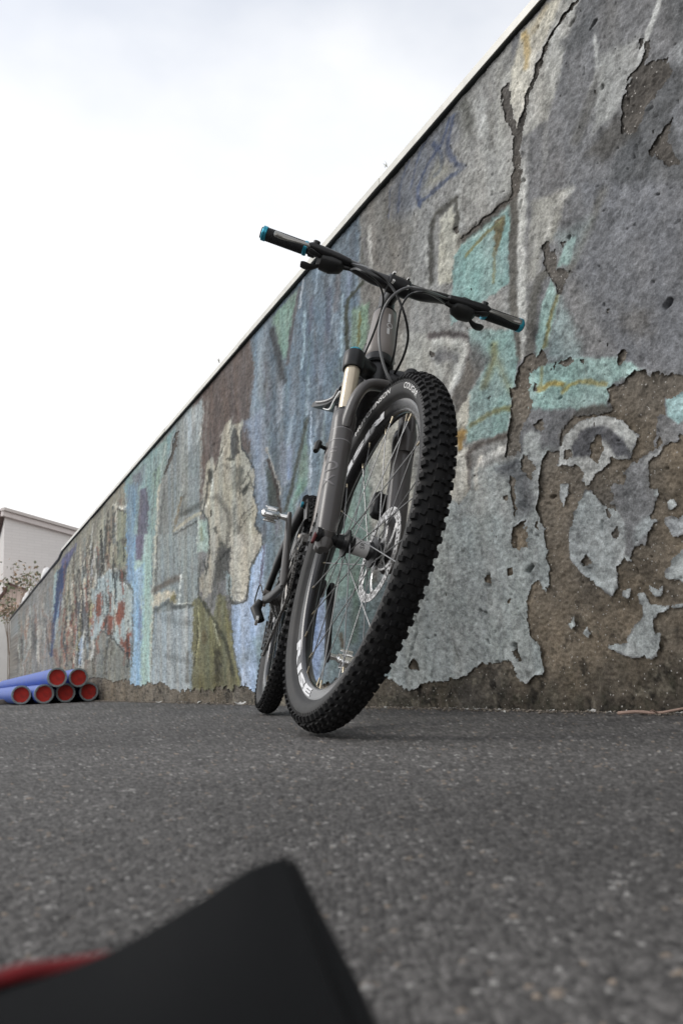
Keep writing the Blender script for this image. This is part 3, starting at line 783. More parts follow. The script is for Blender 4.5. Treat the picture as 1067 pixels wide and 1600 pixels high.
B(zK, [(360, 1042), (430, 993), (452, 1030), (390, 1057)], 4); B(zK, [(473, 1016), (512, 1008), (500, 1042)], 3); B(zK, [(218, 1150), (240, 1150), (240, 1195), (218, 1195)], 3); B(zK, [(300, 1070), (325, 1060), (318, 1095)], 4)
B(zK, [(650, 1195), (740, 1110), (850, 1082), (1120, 1110), (1120, 1300), (655, 1300)], 7); B(zK, [(700, 980), (745, 960), (750, 1030), (710, 1050)], 6)
hole(zK, 40, [(985, 700), (1000, 680)], 1.6); hole(zK, 14, [(420, 298), (424, 300)], 1.3); hole(zK, 10, [(135, 130), (142, 95)]); hole(zK, 12, [(930, 55), (936, 58)]); hole(zK, 14, [(625, 695), (628, 697)])
P(zK, (98, 90, 86), [(740, 700), (880, 760), (900, 860), (780, 880), (700, 820)], 26, 8, .5)
hole(zF, 10, [(360, 15), (372, 8)])

# --- near end, lower: a big bare stretch with islands of old paint
P(zL, (137, 133, 128), [(-60, 0), (450, 0), (440, 60), (440, 200), (360, 380), (330, 450), (240, 350), (-60, 280)], 8)
S(zL, (92, 81, 82), 52, [(170, 20), (440, 45), (465, 170)], soft=7); S(zL, (164, 160, 154), 44, [(200, 65), (430, 85), (425, 200), (330, 420)], soft=9, a=.9); P(zL, (110, 106, 108), [(180, 180), (260, 130), (390, 180), (370, 232), (190, 222)], 10); S(zL, (108, 103, 100), 40, [(330, 260), (290, 380)], a=.7)
B(zL, [(172, 140), (206, 138), (212, 187), (178, 192)], 3, 0.8); P(zL, (104, 95, 90), [(460, 190), (560, 200), (560, 300), (480, 430), (460, 500), (380, 640), (330, 490), (420, 330)], 8)
P(zL, (116, 139, 137), [(470, -20), (800, -20), (832, 200), (822, 480), (790, 500), (785, 580), (775, 760), (600, 800), (450, 835), (470, 560), (460, 480), (570, 320), (600, 200), (480, 120)], 7)
P(zL, (103, 101, 102), [(480, 80), (560, 90), (650, 200), (540, 310), (470, 200)], 16, a=.85); S(zL, (124, 113, 72), 44, [(655, 100), (660, 200), (605, 350), (590, 400)], soft=12, a=.65); S(zL, (120, 113, 72), 38, [(785, 580), (660, 600), (490, 700)], soft=7, a=.75); S(zL, (122, 118, 84), 36, [(690, 230), (740, 350), (795, 460)], soft=12, a=.5)
P(zL, (158, 150, 137), [(472, 470), (465, 690), (420, 720), (375, 745), (365, 640)], 5); P(zL, (150, 114, 62), [(370, 750), (440, 715), (470, 740), (420, 830), (430, 890), (390, 912), (365, 850)], 7)
P(zL, (161, 153, 143), [(360, 930), (460, 850), (460, 900), (470, 1200), (400, 1290), (310, 1250), (350, 1100)], 5); S(zL, (96, 86, 83), 42, [(480, 1010), (470, 900), (600, 830), (775, 775)], soft=8); P(zL, (164, 159, 156), [(540, 950), (770, 830), (772, 905), (620, 945), (560, 1050)], 8); S(zL, (82, 82, 90), 42, [(680, 1050), (830, 985)], soft=14)
P(zL, (133, 133, 133), [(500, 1010), (770, 1060), (780, 1400), (380, 1400), (480, 1200)], 16, a=.9); S(zL, (104, 92, 88), 30, [(470, 1010), (475, 1180)], a=.6); S(zL, (166, 158, 150), 26, [(560, 940), (520, 1050), (530, 1180)], soft=6, a=.7)
# bare
BIGF = [(255, 380), (290, 320), (360, 330), (360, 250), (390, 170), (470, 110), (680, 95), (640, -60), (980, -60), (1120, -60), (1120, 1041)]
B(zX, [(848, 722), (858, 706), (877, 709), (877, 687), (885, 666), (906, 650), (963, 645), (950, 604), (1120, 595), (1120, 1140), (862, 1150), (852, 1052), (848, 1010), (829, 994), (824, 966), (825, 945), (832, 914), (846, 908), (857, 925), (858, 880), (855, 830), (844, 796), (848, 770)], 4)
B(zX, [(590, 1150), (590, 1062), (596, 1060), (605, 1055), (624, 1068), (645, 1078), (672, 1065), (691, 1064), (726, 1057), (741, 1050), (757, 1033), (773, 1037), (787, 1037), (800, 1032), (812, 1052), (818, 1066), (827, 1060), (851, 1047), (880, 1040), (880, 1150)], 4)
B(zF, [(80, -40), (202, -40), (190, 110), (150, 170), (142, 280), (150, 330), (60, 340), (80, 200)], 5)
B(zF, [(215, 160), (270, 125), (276, 205), (228, 195)], 4)
S(zF, (93, 86, 82), 54, [(385, 230), (470, 115), (560, 75), (680, 95)], soft=9)
PL = (142, 144, 146)
U(zF, (153, 151, 150), [(362, 405), (360, 310), (400, 220), (480, 150), (600, 108), (720, 130), (790, 190), (832, 238), (795, 285), (765, 360), (700, 365), (655, 352), (655, 400), (570, 445), (545, 525), (515, 530), (495, 450), (460, 402)], 4)
P(zF, (95, 92, 98), [(445, 355), (438, 290), (480, 210), (560, 172), (650, 172), (730, 240), (775, 355), (690, 350), (640, 250), (560, 240), (530, 350)], 7)
B(zF, [(525, 350), (532, 290), (570, 225), (622, 218), (632, 320), (590, 392)], 4, .85); B(zF, [(385, 370), (392, 315), (430, 305), (438, 350)], 3)
U(zF, (148, 149, 151), [(370, 508), (415, 510), (418, 565), (385, 662), (368, 600)], 3)
U(zF, (116, 113, 116), [(670, 500), (740, 480), (800, 370), (870, 350), (940, 290), (935, 130), (1120, 100), (1120, 210), (960, 300), (880, 390), (860, 540), (930, 560), (900, 700), (950, 720), (880, 790), (870, 862), (800, 860), (790, 960), (740, 930), (700, 640), (680, 560)], 8)
P(zF, (142, 141, 143), [(850, 420), (880, 380), (960, 320), (950, 300), (860, 370)], 6); P(zF, (138, 140, 143), [(800, 860), (880, 790), (960, 700), (880, 700), (800, 760)], 12)
U(zF, (132, 158, 161), [(985, 20), (1120, -40), (1120, 110), (1050, 160), (990, 110)], 5)
U(zX, PL, [(920, 767), (939, 773), (941, 784), (966, 795), (979, 819), (981, 848), (979, 867), (992, 874), (978, 878), (968, 886), (968, 914), (960, 931), (936, 914), (920, 900), (901, 884), (896, 875), (890, 843), (901, 808), (906, 787)], 4)
B(zF, [(495, 960), (512, 905), (555, 960), (540, 985), (500, 985)], 3); B(zF, [(625, 650), (655, 630), (665, 690), (640, 700)], 4); B(zF, [(665, 800), (695, 735), (712, 790), (680, 825)], 4); B(zF, [(700, 975), (748, 925), (760, 960), (720, 1050), (702, 1050)], 3)
U(zF, PL, [(980, 600), (1030, 590), (1046, 632), (1010, 662)], 3); U(zF, (136, 137, 142), [(985, 720), (1110, 670), (1110, 780), (1020, 812), (975, 760)], 6); U(zF, (132, 134, 136), [(915, 545), (940, 540), (940, 580), (915, 575)], 3)
U(zG, PL, [(1120, -40), (1030, 40), (1000, 130), (968, 160), (1120, 185)], 5); U(zG, PL, [(880, 195), (940, 230), (965, 195), (950, 262), (915, 262)], 3); U(zG, PL, [(728, 220), (772, 218), (762, 277), (733, 270)], 3)
U(zG, PL, [(795, 240), (862, 245), (875, 300), (995, 328), (970, 358), (910, 386), (915, 470), (965, 480), (940, 572), (885, 632), (840, 616), (780, 618), (740, 602), (636, 570), (660, 538), (740, 540), (800, 440), (850, 380), (838, 310)], 4)
U(zG, (146, 149, 150), [(452, 375), (457, 430), (430, 467), (412, 430)], 2); U(zG, (146, 149, 150), [(520, 437), (537, 480), (515, 512), (493, 480)], 2); U(zG, PL, [(1000, 318), (1110, 300), (1110, 322), (1010, 335)], 3)
# the pale column left of the bare stretch
U(zF, (133, 133, 134), [(150, 230), (200, 195), (252, 210), (262, 360), (258, 460), (240, 560), (240, 660), (150, 600), (150, 330)], 3)
S(zF, (86, 84, 90), 90, [(60, 420), (140, 470), (160, 640)], soft=18, a=.7); B(zF, [(150, 340), (212, 370), (232, 432), (190, 482), (150, 430)], 6); B(zF, [(68, 448), (102, 460), (112, 660), (95, 702), (88, 560)], 4); B(zF, [(95, 760), (162, 718), (166, 880), (98, 893)], 5)
B(zF, [(28, 572), (68, 566), (62, 600), (30, 606)], 3); B(zF, [(222, 725), (242, 725), (240, 780), (222, 778)], 3); B(zF, [(60, 1000), (90, 990), (95, 1041), (60, 1041)], 5)
B(zX, [(648, 778), (700, 786), (706, 804), (660, 802)], 6)
hole(zH, 26, [(775, 490), (790, 530), (805, 575)], 1.6); hole(zH, 30, [(195, 590), (200, 630)], 1.2); hole(zH, 8, [(195, 310), (205, 400), (175, 520), (160, 600)], .9); hole(zH, 20, [(632, 70), (632, 140)], .8); hole(zH, 14, [(612, 300), (614, 306)], 1); hole(zH, 14, [(580, 280), (582, 292)]); hole(zH, 16, [(680, 590), (682, 596)]); hole(zH, 12, [(262, 450), (266, 452)]); hole(zH, 10, [(318, 430), (312, 440)]); hole(zH, 14, [(625, 460), (630, 480)])
hole(zH, 16, [(870, 45), (885, 20)], 1.3); hole(zF, 20, [(175, 1015), (195, 985)], 1.4); hole(zF, 8, [(605, 720), (605, 775)]); hole(zF, 12, [(315, 590), (330, 580)]); hole(zF, 8, [(102, 820), (98, 890)], 1)
B(zH, [(770, 480), (795, 500), (818, 570), (795, 588), (768, 540)], 3); B(zH, [(180, 570), (218, 588), (212, 642), (162, 622)], 3); B(zH, [(618, 60), (652, 80), (642, 140), (612, 120)], 4, .8); B(zH, [(730, 215), (770, 210), (765, 240), (735, 242)], 4, .7)

# --- bare footing all along, with a ragged upper edge
foot = [(60, 1052), (100, 1058), (130, 1060), (158, 1058), (185, 1066), (200, 1062), (214, 1072), (236, 1065), (246, 1070), (255, 1064), (268, 1076), (285, 1078), (304, 1077), (335, 1078), (346, 1071), (358, 1077), (380, 1072), (394, 1075), (402, 1081), (440, 1076), (470, 1070), (500, 1072), (540, 1062), (570, 1058), (600, 1056), (600, 1150), (60, 1150)]
B(zX, foot, 5)
B(zA, [(367, 318), (345, 440), (302, 560), (262, 645), (280, 560), (318, 440), (342, 335)], 4)

# beyond the picture's right edge the wall simply goes on: old grey paint with bare patches
off = (LL < at_wall(1072, 40)[0])
w_off = np.clip((at_wall(1072, 40)[0] - LL) / 0.12, 0, 1)
PC[:] = PC * (1 - w_off[..., None]) + np.array([114, 112, 115]) * w_off[..., None]
BARE = np.where((fbm(LL * 3.1, ZZ * 3.1, 4, 301) + 0.25 - 0.35 * ZZ > 0.12) & (w_off > 0.3), 1.0, BARE)

# small chips and pits everywhere
chip = vnoise(LL * 62, ZZ * 50, 400) * 0.6 + vnoise(LL * 130, ZZ * 120, 401) * 0.4
dens = np.clip(fbm(LL * 4, ZZ * 4, 3, 402) * 0.5 + 0.5, 0, 1)
BARE = np.maximum(BARE, (chip > 0.925 - 0.09 * dens) * 0.9 * (LL < 6))
pit = vnoise(LL * 95, ZZ * 80, 410)
DENT = np.maximum(DENT, np.clip((pit - 0.945) / 0.05, 0, 1) * 0.65 * (LL < 7))

# blurred copy of the bare mask: paint lifts a little along its torn edges
def blur(a, n):
    k = 2 * n + 1
    for ax in (0, 1):
        p = np.pad(a, [(n + 1, n) if i == ax else (0, 0) for i in (0, 1)], mode='edge')
        c = np.cumsum(p, axis=ax)
        a = (np.take(c, range(k, c.shape[ax]), axis=ax) - np.take(c, range(0, c.shape[ax] - k), axis=ax)) / k
    return a
near_edge = blur(BARE, 5)
lift = np.clip(near_edge * 2, 0, 1) * (1 - BARE) * (0.5 + 0.8 * np.clip(fbm(LL * 30, ZZ * 30, 2, 420) + .4, 0, 1))

# tone: streaks, blotches, grain
streak = fbm(LL * 22, ZZ * 2.2, 4, 500)
blotch = fbm(LL * 7, ZZ * 7, 5, 510)
grain = fbm(LL * 60, ZZ * 60, 4, 520, 0.8)
farw = np.clip((LL - 2.2) / 2.0, 0, 1)
tone = 1 + streak * (0.10 + 0.20 * farw) + blotch * 0.19 + grain * 0.72
hue = fbm(LL * 14, ZZ * 1.6, 3, 530)[..., None] * np.array([0.06, 0.0, -0.06]) * (0.4 + 1.3 * farw[..., None])
pale_fleck = np.clip((fbm(LL * 34, ZZ * 34, 4, 540, 0.7) - 0.18) * 3, 0, 1) * 0.18
dark_fleck = np.clip((fbm(LL * 48, ZZ * 36, 4, 550, 0.7) - 0.20) * 3, 0, 1) * 0.30
PC = PC + np.array([-2.5, 1.2, -1.0])
grey_ = PC.mean(-1, keepdims=True)
fw_ = np.clip((LL - 2.2) / 2.0, 0, 1)[..., None]
PC = (116 + (grey_ - 116) * (1.46 + .22 * fw_)) + (PC - grey_) * (0.80 + 0.04 * fw_ + 0.28 * fbm(LL * 11, ZZ * 11, 3, 505)[..., None])
worn = np.clip(fbm(LL * 18, ZZ * 9, 5, 507, 0.62) * 2.2 - 0.2, 0, 1)[..., None] * 0.36
PC = PC * (1 - worn) + (0.55 * PC + 0.45 * np.array([122, 119, 117])) * worn
paint = lin(PC) * tone[..., None] * (1 + hue)
paint = paint * (1 - dark_fleck[..., None]) + (paint * 0.4 + 0.25) * pale_fleck[..., None] * 0.6 + paint * (1 - pale_fleck[..., None]) * 0 + 0
G_ALB = 1.36
paint = paint * G_ALB
# bare render: sandy brown, damp and mossy low down
bt = 1 + 0.55 * fbm(LL * 12, ZZ * 12, 5, 600, 0.6) + 0.55 * fbm(LL * 75, ZZ * 75, 4, 610, 0.7)
bmix = np.clip(0.5 + 0.9 * fbm(LL * 5, ZZ * 5, 4, 620), 0, 1)[..., None]
barec = (np.array([0.150, 0.122, 0.088]) * bmix + np.array([0.120, 0.108, 0.092]) * (1 - bmix)) * bt[..., None] * G_ALB
up = np.clip((ZZ - 0.55) / 0.5, 0, 1)[..., None]
barec = (barec * (1 - .55 * up) + .55 * up * barec.mean(-1, keepdims=True) * np.array([1.03, .98, .95])) * (1 - 0.36 * up)
damp = np.clip(1.25 - ZZ / 0.10 + 0.9 * fbm(LL * 9, ZZ * 14, 4, 630), 0, 1) * np.clip(1.6 - LL / 4.5, 0.25, 1)
moss = damp * np.clip(0.3 + fbm(LL * 40, ZZ * 40, 4, 640, 0.7) * 1.6, 0, 1)
barec = barec * (1 - 0.58 * damp[..., None]); barec = barec * (1 - 0.6 * moss[..., None]) + np.array([0.034, 0.036, 0.022]) * 0.6 * moss[..., None]
black = np.clip((fbm(LL * 26, ZZ * 30, 4, 650, 0.65) - 0.12) * 3.5, 0, 1) * np.clip(1.2 - ZZ / 0.35, 0, 1)
barec = barec * (1 - 0.7 * black[..., None])
dust = np.clip((fbm(LL * 30, ZZ * 30, 4, 660, .6) - 0.25) * 3, 0, 1) * np.clip(1.4 - ZZ / .25, 0, 1)
barec = barec * (1 - .5 * dust[..., None]) + np.array([.30, .27, .21]) * .5 * dust[..., None]
wc = paint * (1 - BARE[..., None]) + barec * BARE[..., None]
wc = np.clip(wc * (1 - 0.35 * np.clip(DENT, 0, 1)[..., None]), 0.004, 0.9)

L_K = 10.95
SAG = ([L_K, 11.28, 13.7, L_END], [0.0, .046, .080, .163])
sag = np.interp(LL, *SAG)
ZZ = ZZ * (1 - sag / WALL_H)             # the far end of the wall runs a little lower
rough_ = (0.0024 * fbm(LL * 26, ZZ * 26, 4, 700, 0.55) + 0.0026 * fbm(LL * 95, ZZ * 95, 3, 720, 0.7)) * np.clip(1.5 - LL / 6, 0.3, 1)
wavy = 0.006 * fbm(LL * 1.4, ZZ * 1.4, 2, 740) + 0.004
sand = 0.0022 * fbm(LL * 150, ZZ * 150, 2, 730, 0.7)
dent = 0.011 * DENT * np.clip(1.4 - LL / 5, .3, 1)
gate = np.clip(.30 + 1.5 * fbm(LL * 9, ZZ * 9, 3, 750) + .5 * fbm(LL * 30, ZZ * 30, 2, 755), 0.05, 1)
gate = gate * (1 - .62 * np.clip((ZZ - .62) / .35, 0, 1))
curl = np.clip(near_edge * 2.0, 0, 1) ** 1.6 * gate * np.clip(1.5 - LL / 7, .35, 1)
gap_ = 1 - np.clip(near_edge * 6, 0, 1)          # away from the torn edges the film lies on the render


def sheet_mesh(name, off, keep, colour, attrs):
    Vv = (W0 + WT * LL[..., None] + WN * off[..., None] + np.array([0, 0, 1.0]) * ZZ[..., None]).reshape(-1, 3)
    r, c = np.meshgrid(np.arange(NRW - 1), np.arange(NCW - 1), indexing='ij')
    i = (r * NCW + c).ravel()
    q = np.stack([i, i + NCW, i + NCW + 1, i + 1], 1)[keep.ravel()]
    used, inv = np.unique(q, return_inverse=True)
    q = inv.reshape(q.shape).astype(np.int32)
    me = bpy.data.meshes.new(name)
    me.vertices.add(len(used)); me.vertices.foreach_set('co', Vv[used].astype(np.float32).ravel())
    nf = len(q); me.loops.add(nf * 4); me.loops.foreach_set('vertex_index', q.ravel())
    me.polygons.add(nf); me.polygons.foreach_set('loop_start', np.arange(0, nf * 4, 4, dtype=np.int32))
    me.polygons.foreach_set('use_smooth', np.ones(nf, bool))
    a = me.attributes.new('bare', 'FLOAT', 'POINT'); a.data.foreach_set('value', attrs.reshape(-1)[used].astype(np.float32))
    a = me.attributes.new('tone', 'FLOAT_COLOR', 'POINT')
    a.data.foreach_set('color', np.concatenate([colour.reshape(-1, 3)[used], np.ones((len(used), 1))], 1).astype(np.float32).ravel())
    me.update(); me.validate()
    return me


cell = lambda a: (a[:-1, :-1] + a[1:, :-1] + a[:-1, 1:] + a[1:, 1:]) / 4
is_paint = cell(BARE) < 0.5
edge_pale = (np.clip(near_edge * 2 - .55, 0, 1) * 0.5 * gate)[..., None]
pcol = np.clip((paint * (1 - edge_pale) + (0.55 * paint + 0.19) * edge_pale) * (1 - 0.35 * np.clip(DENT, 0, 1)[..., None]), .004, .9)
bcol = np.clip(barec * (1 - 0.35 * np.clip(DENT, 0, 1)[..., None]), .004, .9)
bare_off = wavy + rough_ + sand - dent
keep_b = cell(blur((BARE > .3).astype(float), 7)) > 0.004
ME = sheet_mesh('render_face', bare_off, keep_b, bcol, np.ones_like(BARE))
MP = sheet_mesh('paint_layer', wavy + rough_ + .0030 + .0066 * curl - dent, is_paint, pcol, np.zeros_like(BARE))
M_wall = attr_material('old_painted_render', 'tone', 0.9, speck=230, bump=1.0, bscale=300, var=0.32, vscale=240)
ME.materials.append(M_wall); MP.materials.append(M_wall)
wall = empty('graffiti_wall', 'long low rendered wall with peeling faded graffiti running away to the left', 'wall', tuple(wall_pt(6, 0)))
for me_ in (ME, MP):
    wface = bpy.data.objects.new(me_.name, me_); COL.objects.link(wface)
    wface.parent = wall; wface.matrix_parent_inverse = Matrix.Translation(-Vector(wall.location))



def wall_xf(V):      # (along, out, up) -> relative to the wall's own origin
    return W0 + WT * V[:, :1] + WN * V[:, 1:2] + np.array([0, 0, 1.0]) * V[:, 2:3] - np.array(wall.location)


M_conc = mat('wall_core', (0.25, 0.24, 0.22), 0.9, var=0.25, scale=20, bump=0.5)
M_cap = mat('coping_metal', (0.86, 0.84, 0.77), 0.4, var=0.10, scale=8, bump=0.1, bscale=40, dust=0.25)
M_lead = mat('dark_lead', (0.06, 0.062, 0.066), 0.6, var=0.2, scale=20)
b = MB(wall_xf); b.box(((L_K - 1.6) / 2, -0.111, WALL_H / 2 - 0.012), (1, 0, 0), (0, 1, 0), (0, 0, 1), (L_K + 1.6, 0.2, WALL_H + 0.02), 0)
b.box(((L_K + L_END) / 2, -0.111, WALL_H / 2 - 0.115), (1, 0, 0), (0, 1, 0), (0, 0, 1), (L_END - L_K - .01, 0.2, WALL_H - 0.17), 0)
b.build('wall_core', M_conc, wall, smooth=0)
M_shade_strip = mat('coping_shade_strip', (0.016, 0.019, 0.018), 0.7, var=.3, scale=12)  # near-black strip: shade beneath the coping overhang, put into its colour
b = MB(wall_xf); b.box(((L_K - 1.6) / 2, .0095, WALL_H + .0085), (1, 0, 0), (0, 1, 0), (0, 0, 1), (L_K + 1.6, .020, .013), 0); b.build('coping_shade_strip', M_shade_strip, wall, smooth=0)
edges = np.concatenate([np.arange(-1.6, L_K - 1.0, 1.5), [L_K]])
for i in range(len(edges) - 1):          # folded sheet-metal coping in lengths
    a0, a1 = edges[i] + 0.002, edges[i + 1] - 0.002
    b = MB(wall_xf)
    dz = NR.normal(0, 0.0012); o_ = 0.020 + NR.normal(0, 0.001); H0 = WALL_H + 0.004 + dz
    prof = [(-0.02, H0 + .013), (o_, H0 + .013), (o_ + .001, H0 + 0.002), (o_ + 0.004, H0 + 0.002), (o_ + 0.005, H0 + 0.024), (-0.23, H0 + 0.036)]
    V = [(L, q[0], q[1]) for L in (a0, a1) for q in prof]
    n = len(prof)
    b.add(V, [(j, j + 1, n + j + 1, n + j) for j in range(n - 1)] + [(n - 1, 0, n, 2 * n - 1), tuple(range(n - 1, -1, -1)), tuple(range(n, 2 * n))])
    b.build('coping', M_cap, wall, smooth=0)
b = MB(wall_xf)
for q_ in range(3):
    (la, lb_), (sa, sb) = SAG[0][q_:q_ + 2], SAG[1][q_:q_ + 2]
    b.add([(la + (.003 if q_ == 0 else 0), y_, WALL_H - sa + z_) for y_, z_ in ((.024, .001), (.024, .013), (-.21, .013), (-.21, -.18))] + [(lb_, y_, WALL_H - sb + z_) for y_, z_ in ((.024, .001), (.024, .013), (-.21, .013), (-.21, -.18))],
          [(0, 1, 2, 3), (7, 6, 5, 4), (0, 4, 5, 1), (1, 5, 6, 2), (2, 6, 7, 3), (3, 7, 4, 0)])
b.build('lead_strip', M_lead, wall, smooth=0)
# ------------------------------------------------------------------ mountain bike
R_W, WB = 0.338, 1.13
HA = math.radians(67)
BU = np.array([-math.cos(HA), 0, math.sin(HA)])        # up the steering axis
BV = np.array([math.sin(HA), 0, math.cos(HA)])         # forward, square to it
BY = np.array([0, 1.0, 0])
AXF = np.array([0, 0, R_W]); AXR = np.array([-WB, 0, R_W])
A0 = AXF - 0.045 * BV
STEER, LEAN, HEAD = 0.1442, 0.2566, 0.1768


def steer(Vv):
    d = np.asarray(Vv, float) - A0
    c, s = math.cos(STEER), math.sin(STEER)
    return A0 + d * c + np.cross(BU, d) * s + (d @ BU)[..., None] * BU * (1 - c)


bike = empty('mountain_bike', 'dark grey full suspension mountain bike leaning on the graffiti wall with its handlebar', 'bicycle')
fw = np.array([math.sin(HEAD), -math.cos(HEAD), 0]); lf = np.array([math.cos(HEAD), math.sin(HEAD), 0]); zz = np.array([0, 0, 1.0])
bl, bu = lf * math.cos(LEAN) - zz * math.sin(LEAN), zz * math.cos(LEAN) + lf * math.sin(LEAN)
BM = Matrix(((fw[0], bl[0], bu[0], -0.0595), (fw[1], bl[1], bu[1], 1.5852), (fw[2], bl[2], bu[2], 0.0005), (0, 0, 0, 1)))
bike.matrix_world = BM
BMn = np.array(BM)


def to_bike(p):
    return (np.asarray(p) - BMn[:3, 3]) @ BMn[:3, :3]


rubber = mat('tyre_rubber', (0.0085, 0.0085, 0.009), 0.75, var=0.3, scale=120, bump=0.2, bscale=600, spec=0.22, dust=0.04)
sidew = mat('sidewall_rubber', (0.021, 0.0205, 0.0205), 0.55, var=0.2, scale=60, bump=0.15, bscale=500, spec=0.28, dust=0.10)
white_print = mat('white_print', (0.74, 0.73, 0.71), 0.5, var=0.12, scale=80)
decal = mat('rim_print', (0.68, 0.68, 0.69), 0.3, var=0.05, scale=40)
rim_m = mat('black_rim', (0.024, 0.024, 0.026), 0.24, metal=0.55, var=0.1, scale=30, coat=0.5)
black_al = mat('black_anodised', (0.009, 0.009, 0.010), 0.38, metal=0.2, var=0.15, scale=60, dust=0.05)
black_pl = mat('black_plastic', (0.008, 0.008, 0.008), 0.5, var=0.2, scale=80, dust=0.06)
steel = mat('steel', (0.85, 0.84, 0.82), 0.22, metal=1.0, var=0.1, scale=100)
spoke_m = mat('spoke_steel', (0.30, 0.30, 0.30), 0.35, metal=0.9, var=0.1, scale=100)
rotor_m = mat('rotor_steel', (0.66, 0.65, 0.64), 0.28, metal=0.85, var=0.1, scale=200)
grey_fr = mat('matt_grey_paint', (0.195, 0.172, 0.157), 0.36, var=0.06, scale=20, bump=0.06, bscale=900, dust=0.06)
fork_m = mat('matt_fork_grey', (0.080, 0.074, 0.071), 0.30, var=0.07, scale=20, bump=0.05, bscale=900, dust=0.08)
fork_pr = mat('fork_print', (0.165, 0.155, 0.155), 0.3, var=0.03)
kashima = mat('gold_stanchion', (0.62, 0.53, 0.40), 0.24, metal=0.55, var=0.04, scale=30)
carbon = mat('satin_carbon', (0.007, 0.007, 0.008), 0.34, var=0.15, scale=50, coat=0.3)
grip_m = mat('grip_rubber', (0.011, 0.011, 0.012), 0.75, var=0.2, scale=200, bump=0.4, bscale=500)
blue_an = mat('blue_anodised', (0.035, 0.30, 0.42), 0.3, metal=0.6, var=0.08)
lever_m = mat('lever_alloy', (0.30, 0.29, 0.27), 0.3, metal=0.8, var=0.08)
cable_m = mat('cable_housing', (0.012, 0.012, 0.012), 0.4, var=0.1)
hose_m = mat('grey_hose', (0.10, 0.10, 0.10), 0.35, var=0.1)
white_pl = mat('white_band', (0.60, 0.59, 0.58), 0.35, var=0.05)
chain_m = mat('chain_steel', (0.20, 0.19, 0.18), 0.42, metal=0.8, var=0.3, scale=200)
brass = mat('brass_nipple', (0.55, 0.48, 0.36), 0.3, metal=0.9, var=0.1)
saddle_m = mat('saddle_cover', (0.030, 0.032, 0.032), 0.45, var=0.15, scale=60, bump=0.1, bscale=300)


def child(name, m, b, parent, xf=None, smooth=40, **kw):
    return b.build(name, m, parent, smooth, **kw)


def text_mesh(body, size, depth=0.0, bold=0.0):
    cu = bpy.data.curves.new('lettering', 'FONT'); cu.body = body; cu.size = size
    cu.align_x = 'CENTER'; cu.align_y = 'CENTER'; cu.resolution_u = 3; cu.extrude = depth; cu.offset = bold
    o = bpy.data.objects.new('lettering', cu); COL.objects.link(o)
    dg = bpy.context.evaluated_depsgraph_get(); dg.update()
    me = bpy.data.meshes.new_from_object(o.evaluated_get(dg))
    V = np.array([v.co[:] for v in me.vertices]); F = [tuple(p.vertices) for p in me.polygons]
    bpy.data.objects.remove(o); bpy.data.curves.remove(cu); bpy.data.meshes.remove(me)
    return V, F


def dense(V, F, n=1):
    """split every face edge once so that the letters can bend"""
    bm_v = list(map(np.array, V)); cache = {}; out = []
    for f in F:
        tri = [(f[0], f[i], f[i + 1]) for i in range(1, len(f) - 1)]
        for a, b_, c in tri:
            m = []
            for p, q in ((a, b_), (b_, c), (c, a)):
                k = (min(p, q), max(p, q))
                if k not in cache: cache[k] = len(bm_v); bm_v.append((bm_v[p] + bm_v[q]) / 2)
                m.append(cache[k])
            out += [(a, m[0], m[2]), (m[0], b_, m[1]), (m[2], m[1], c), tuple(m)]
    return np.array(bm_v), out


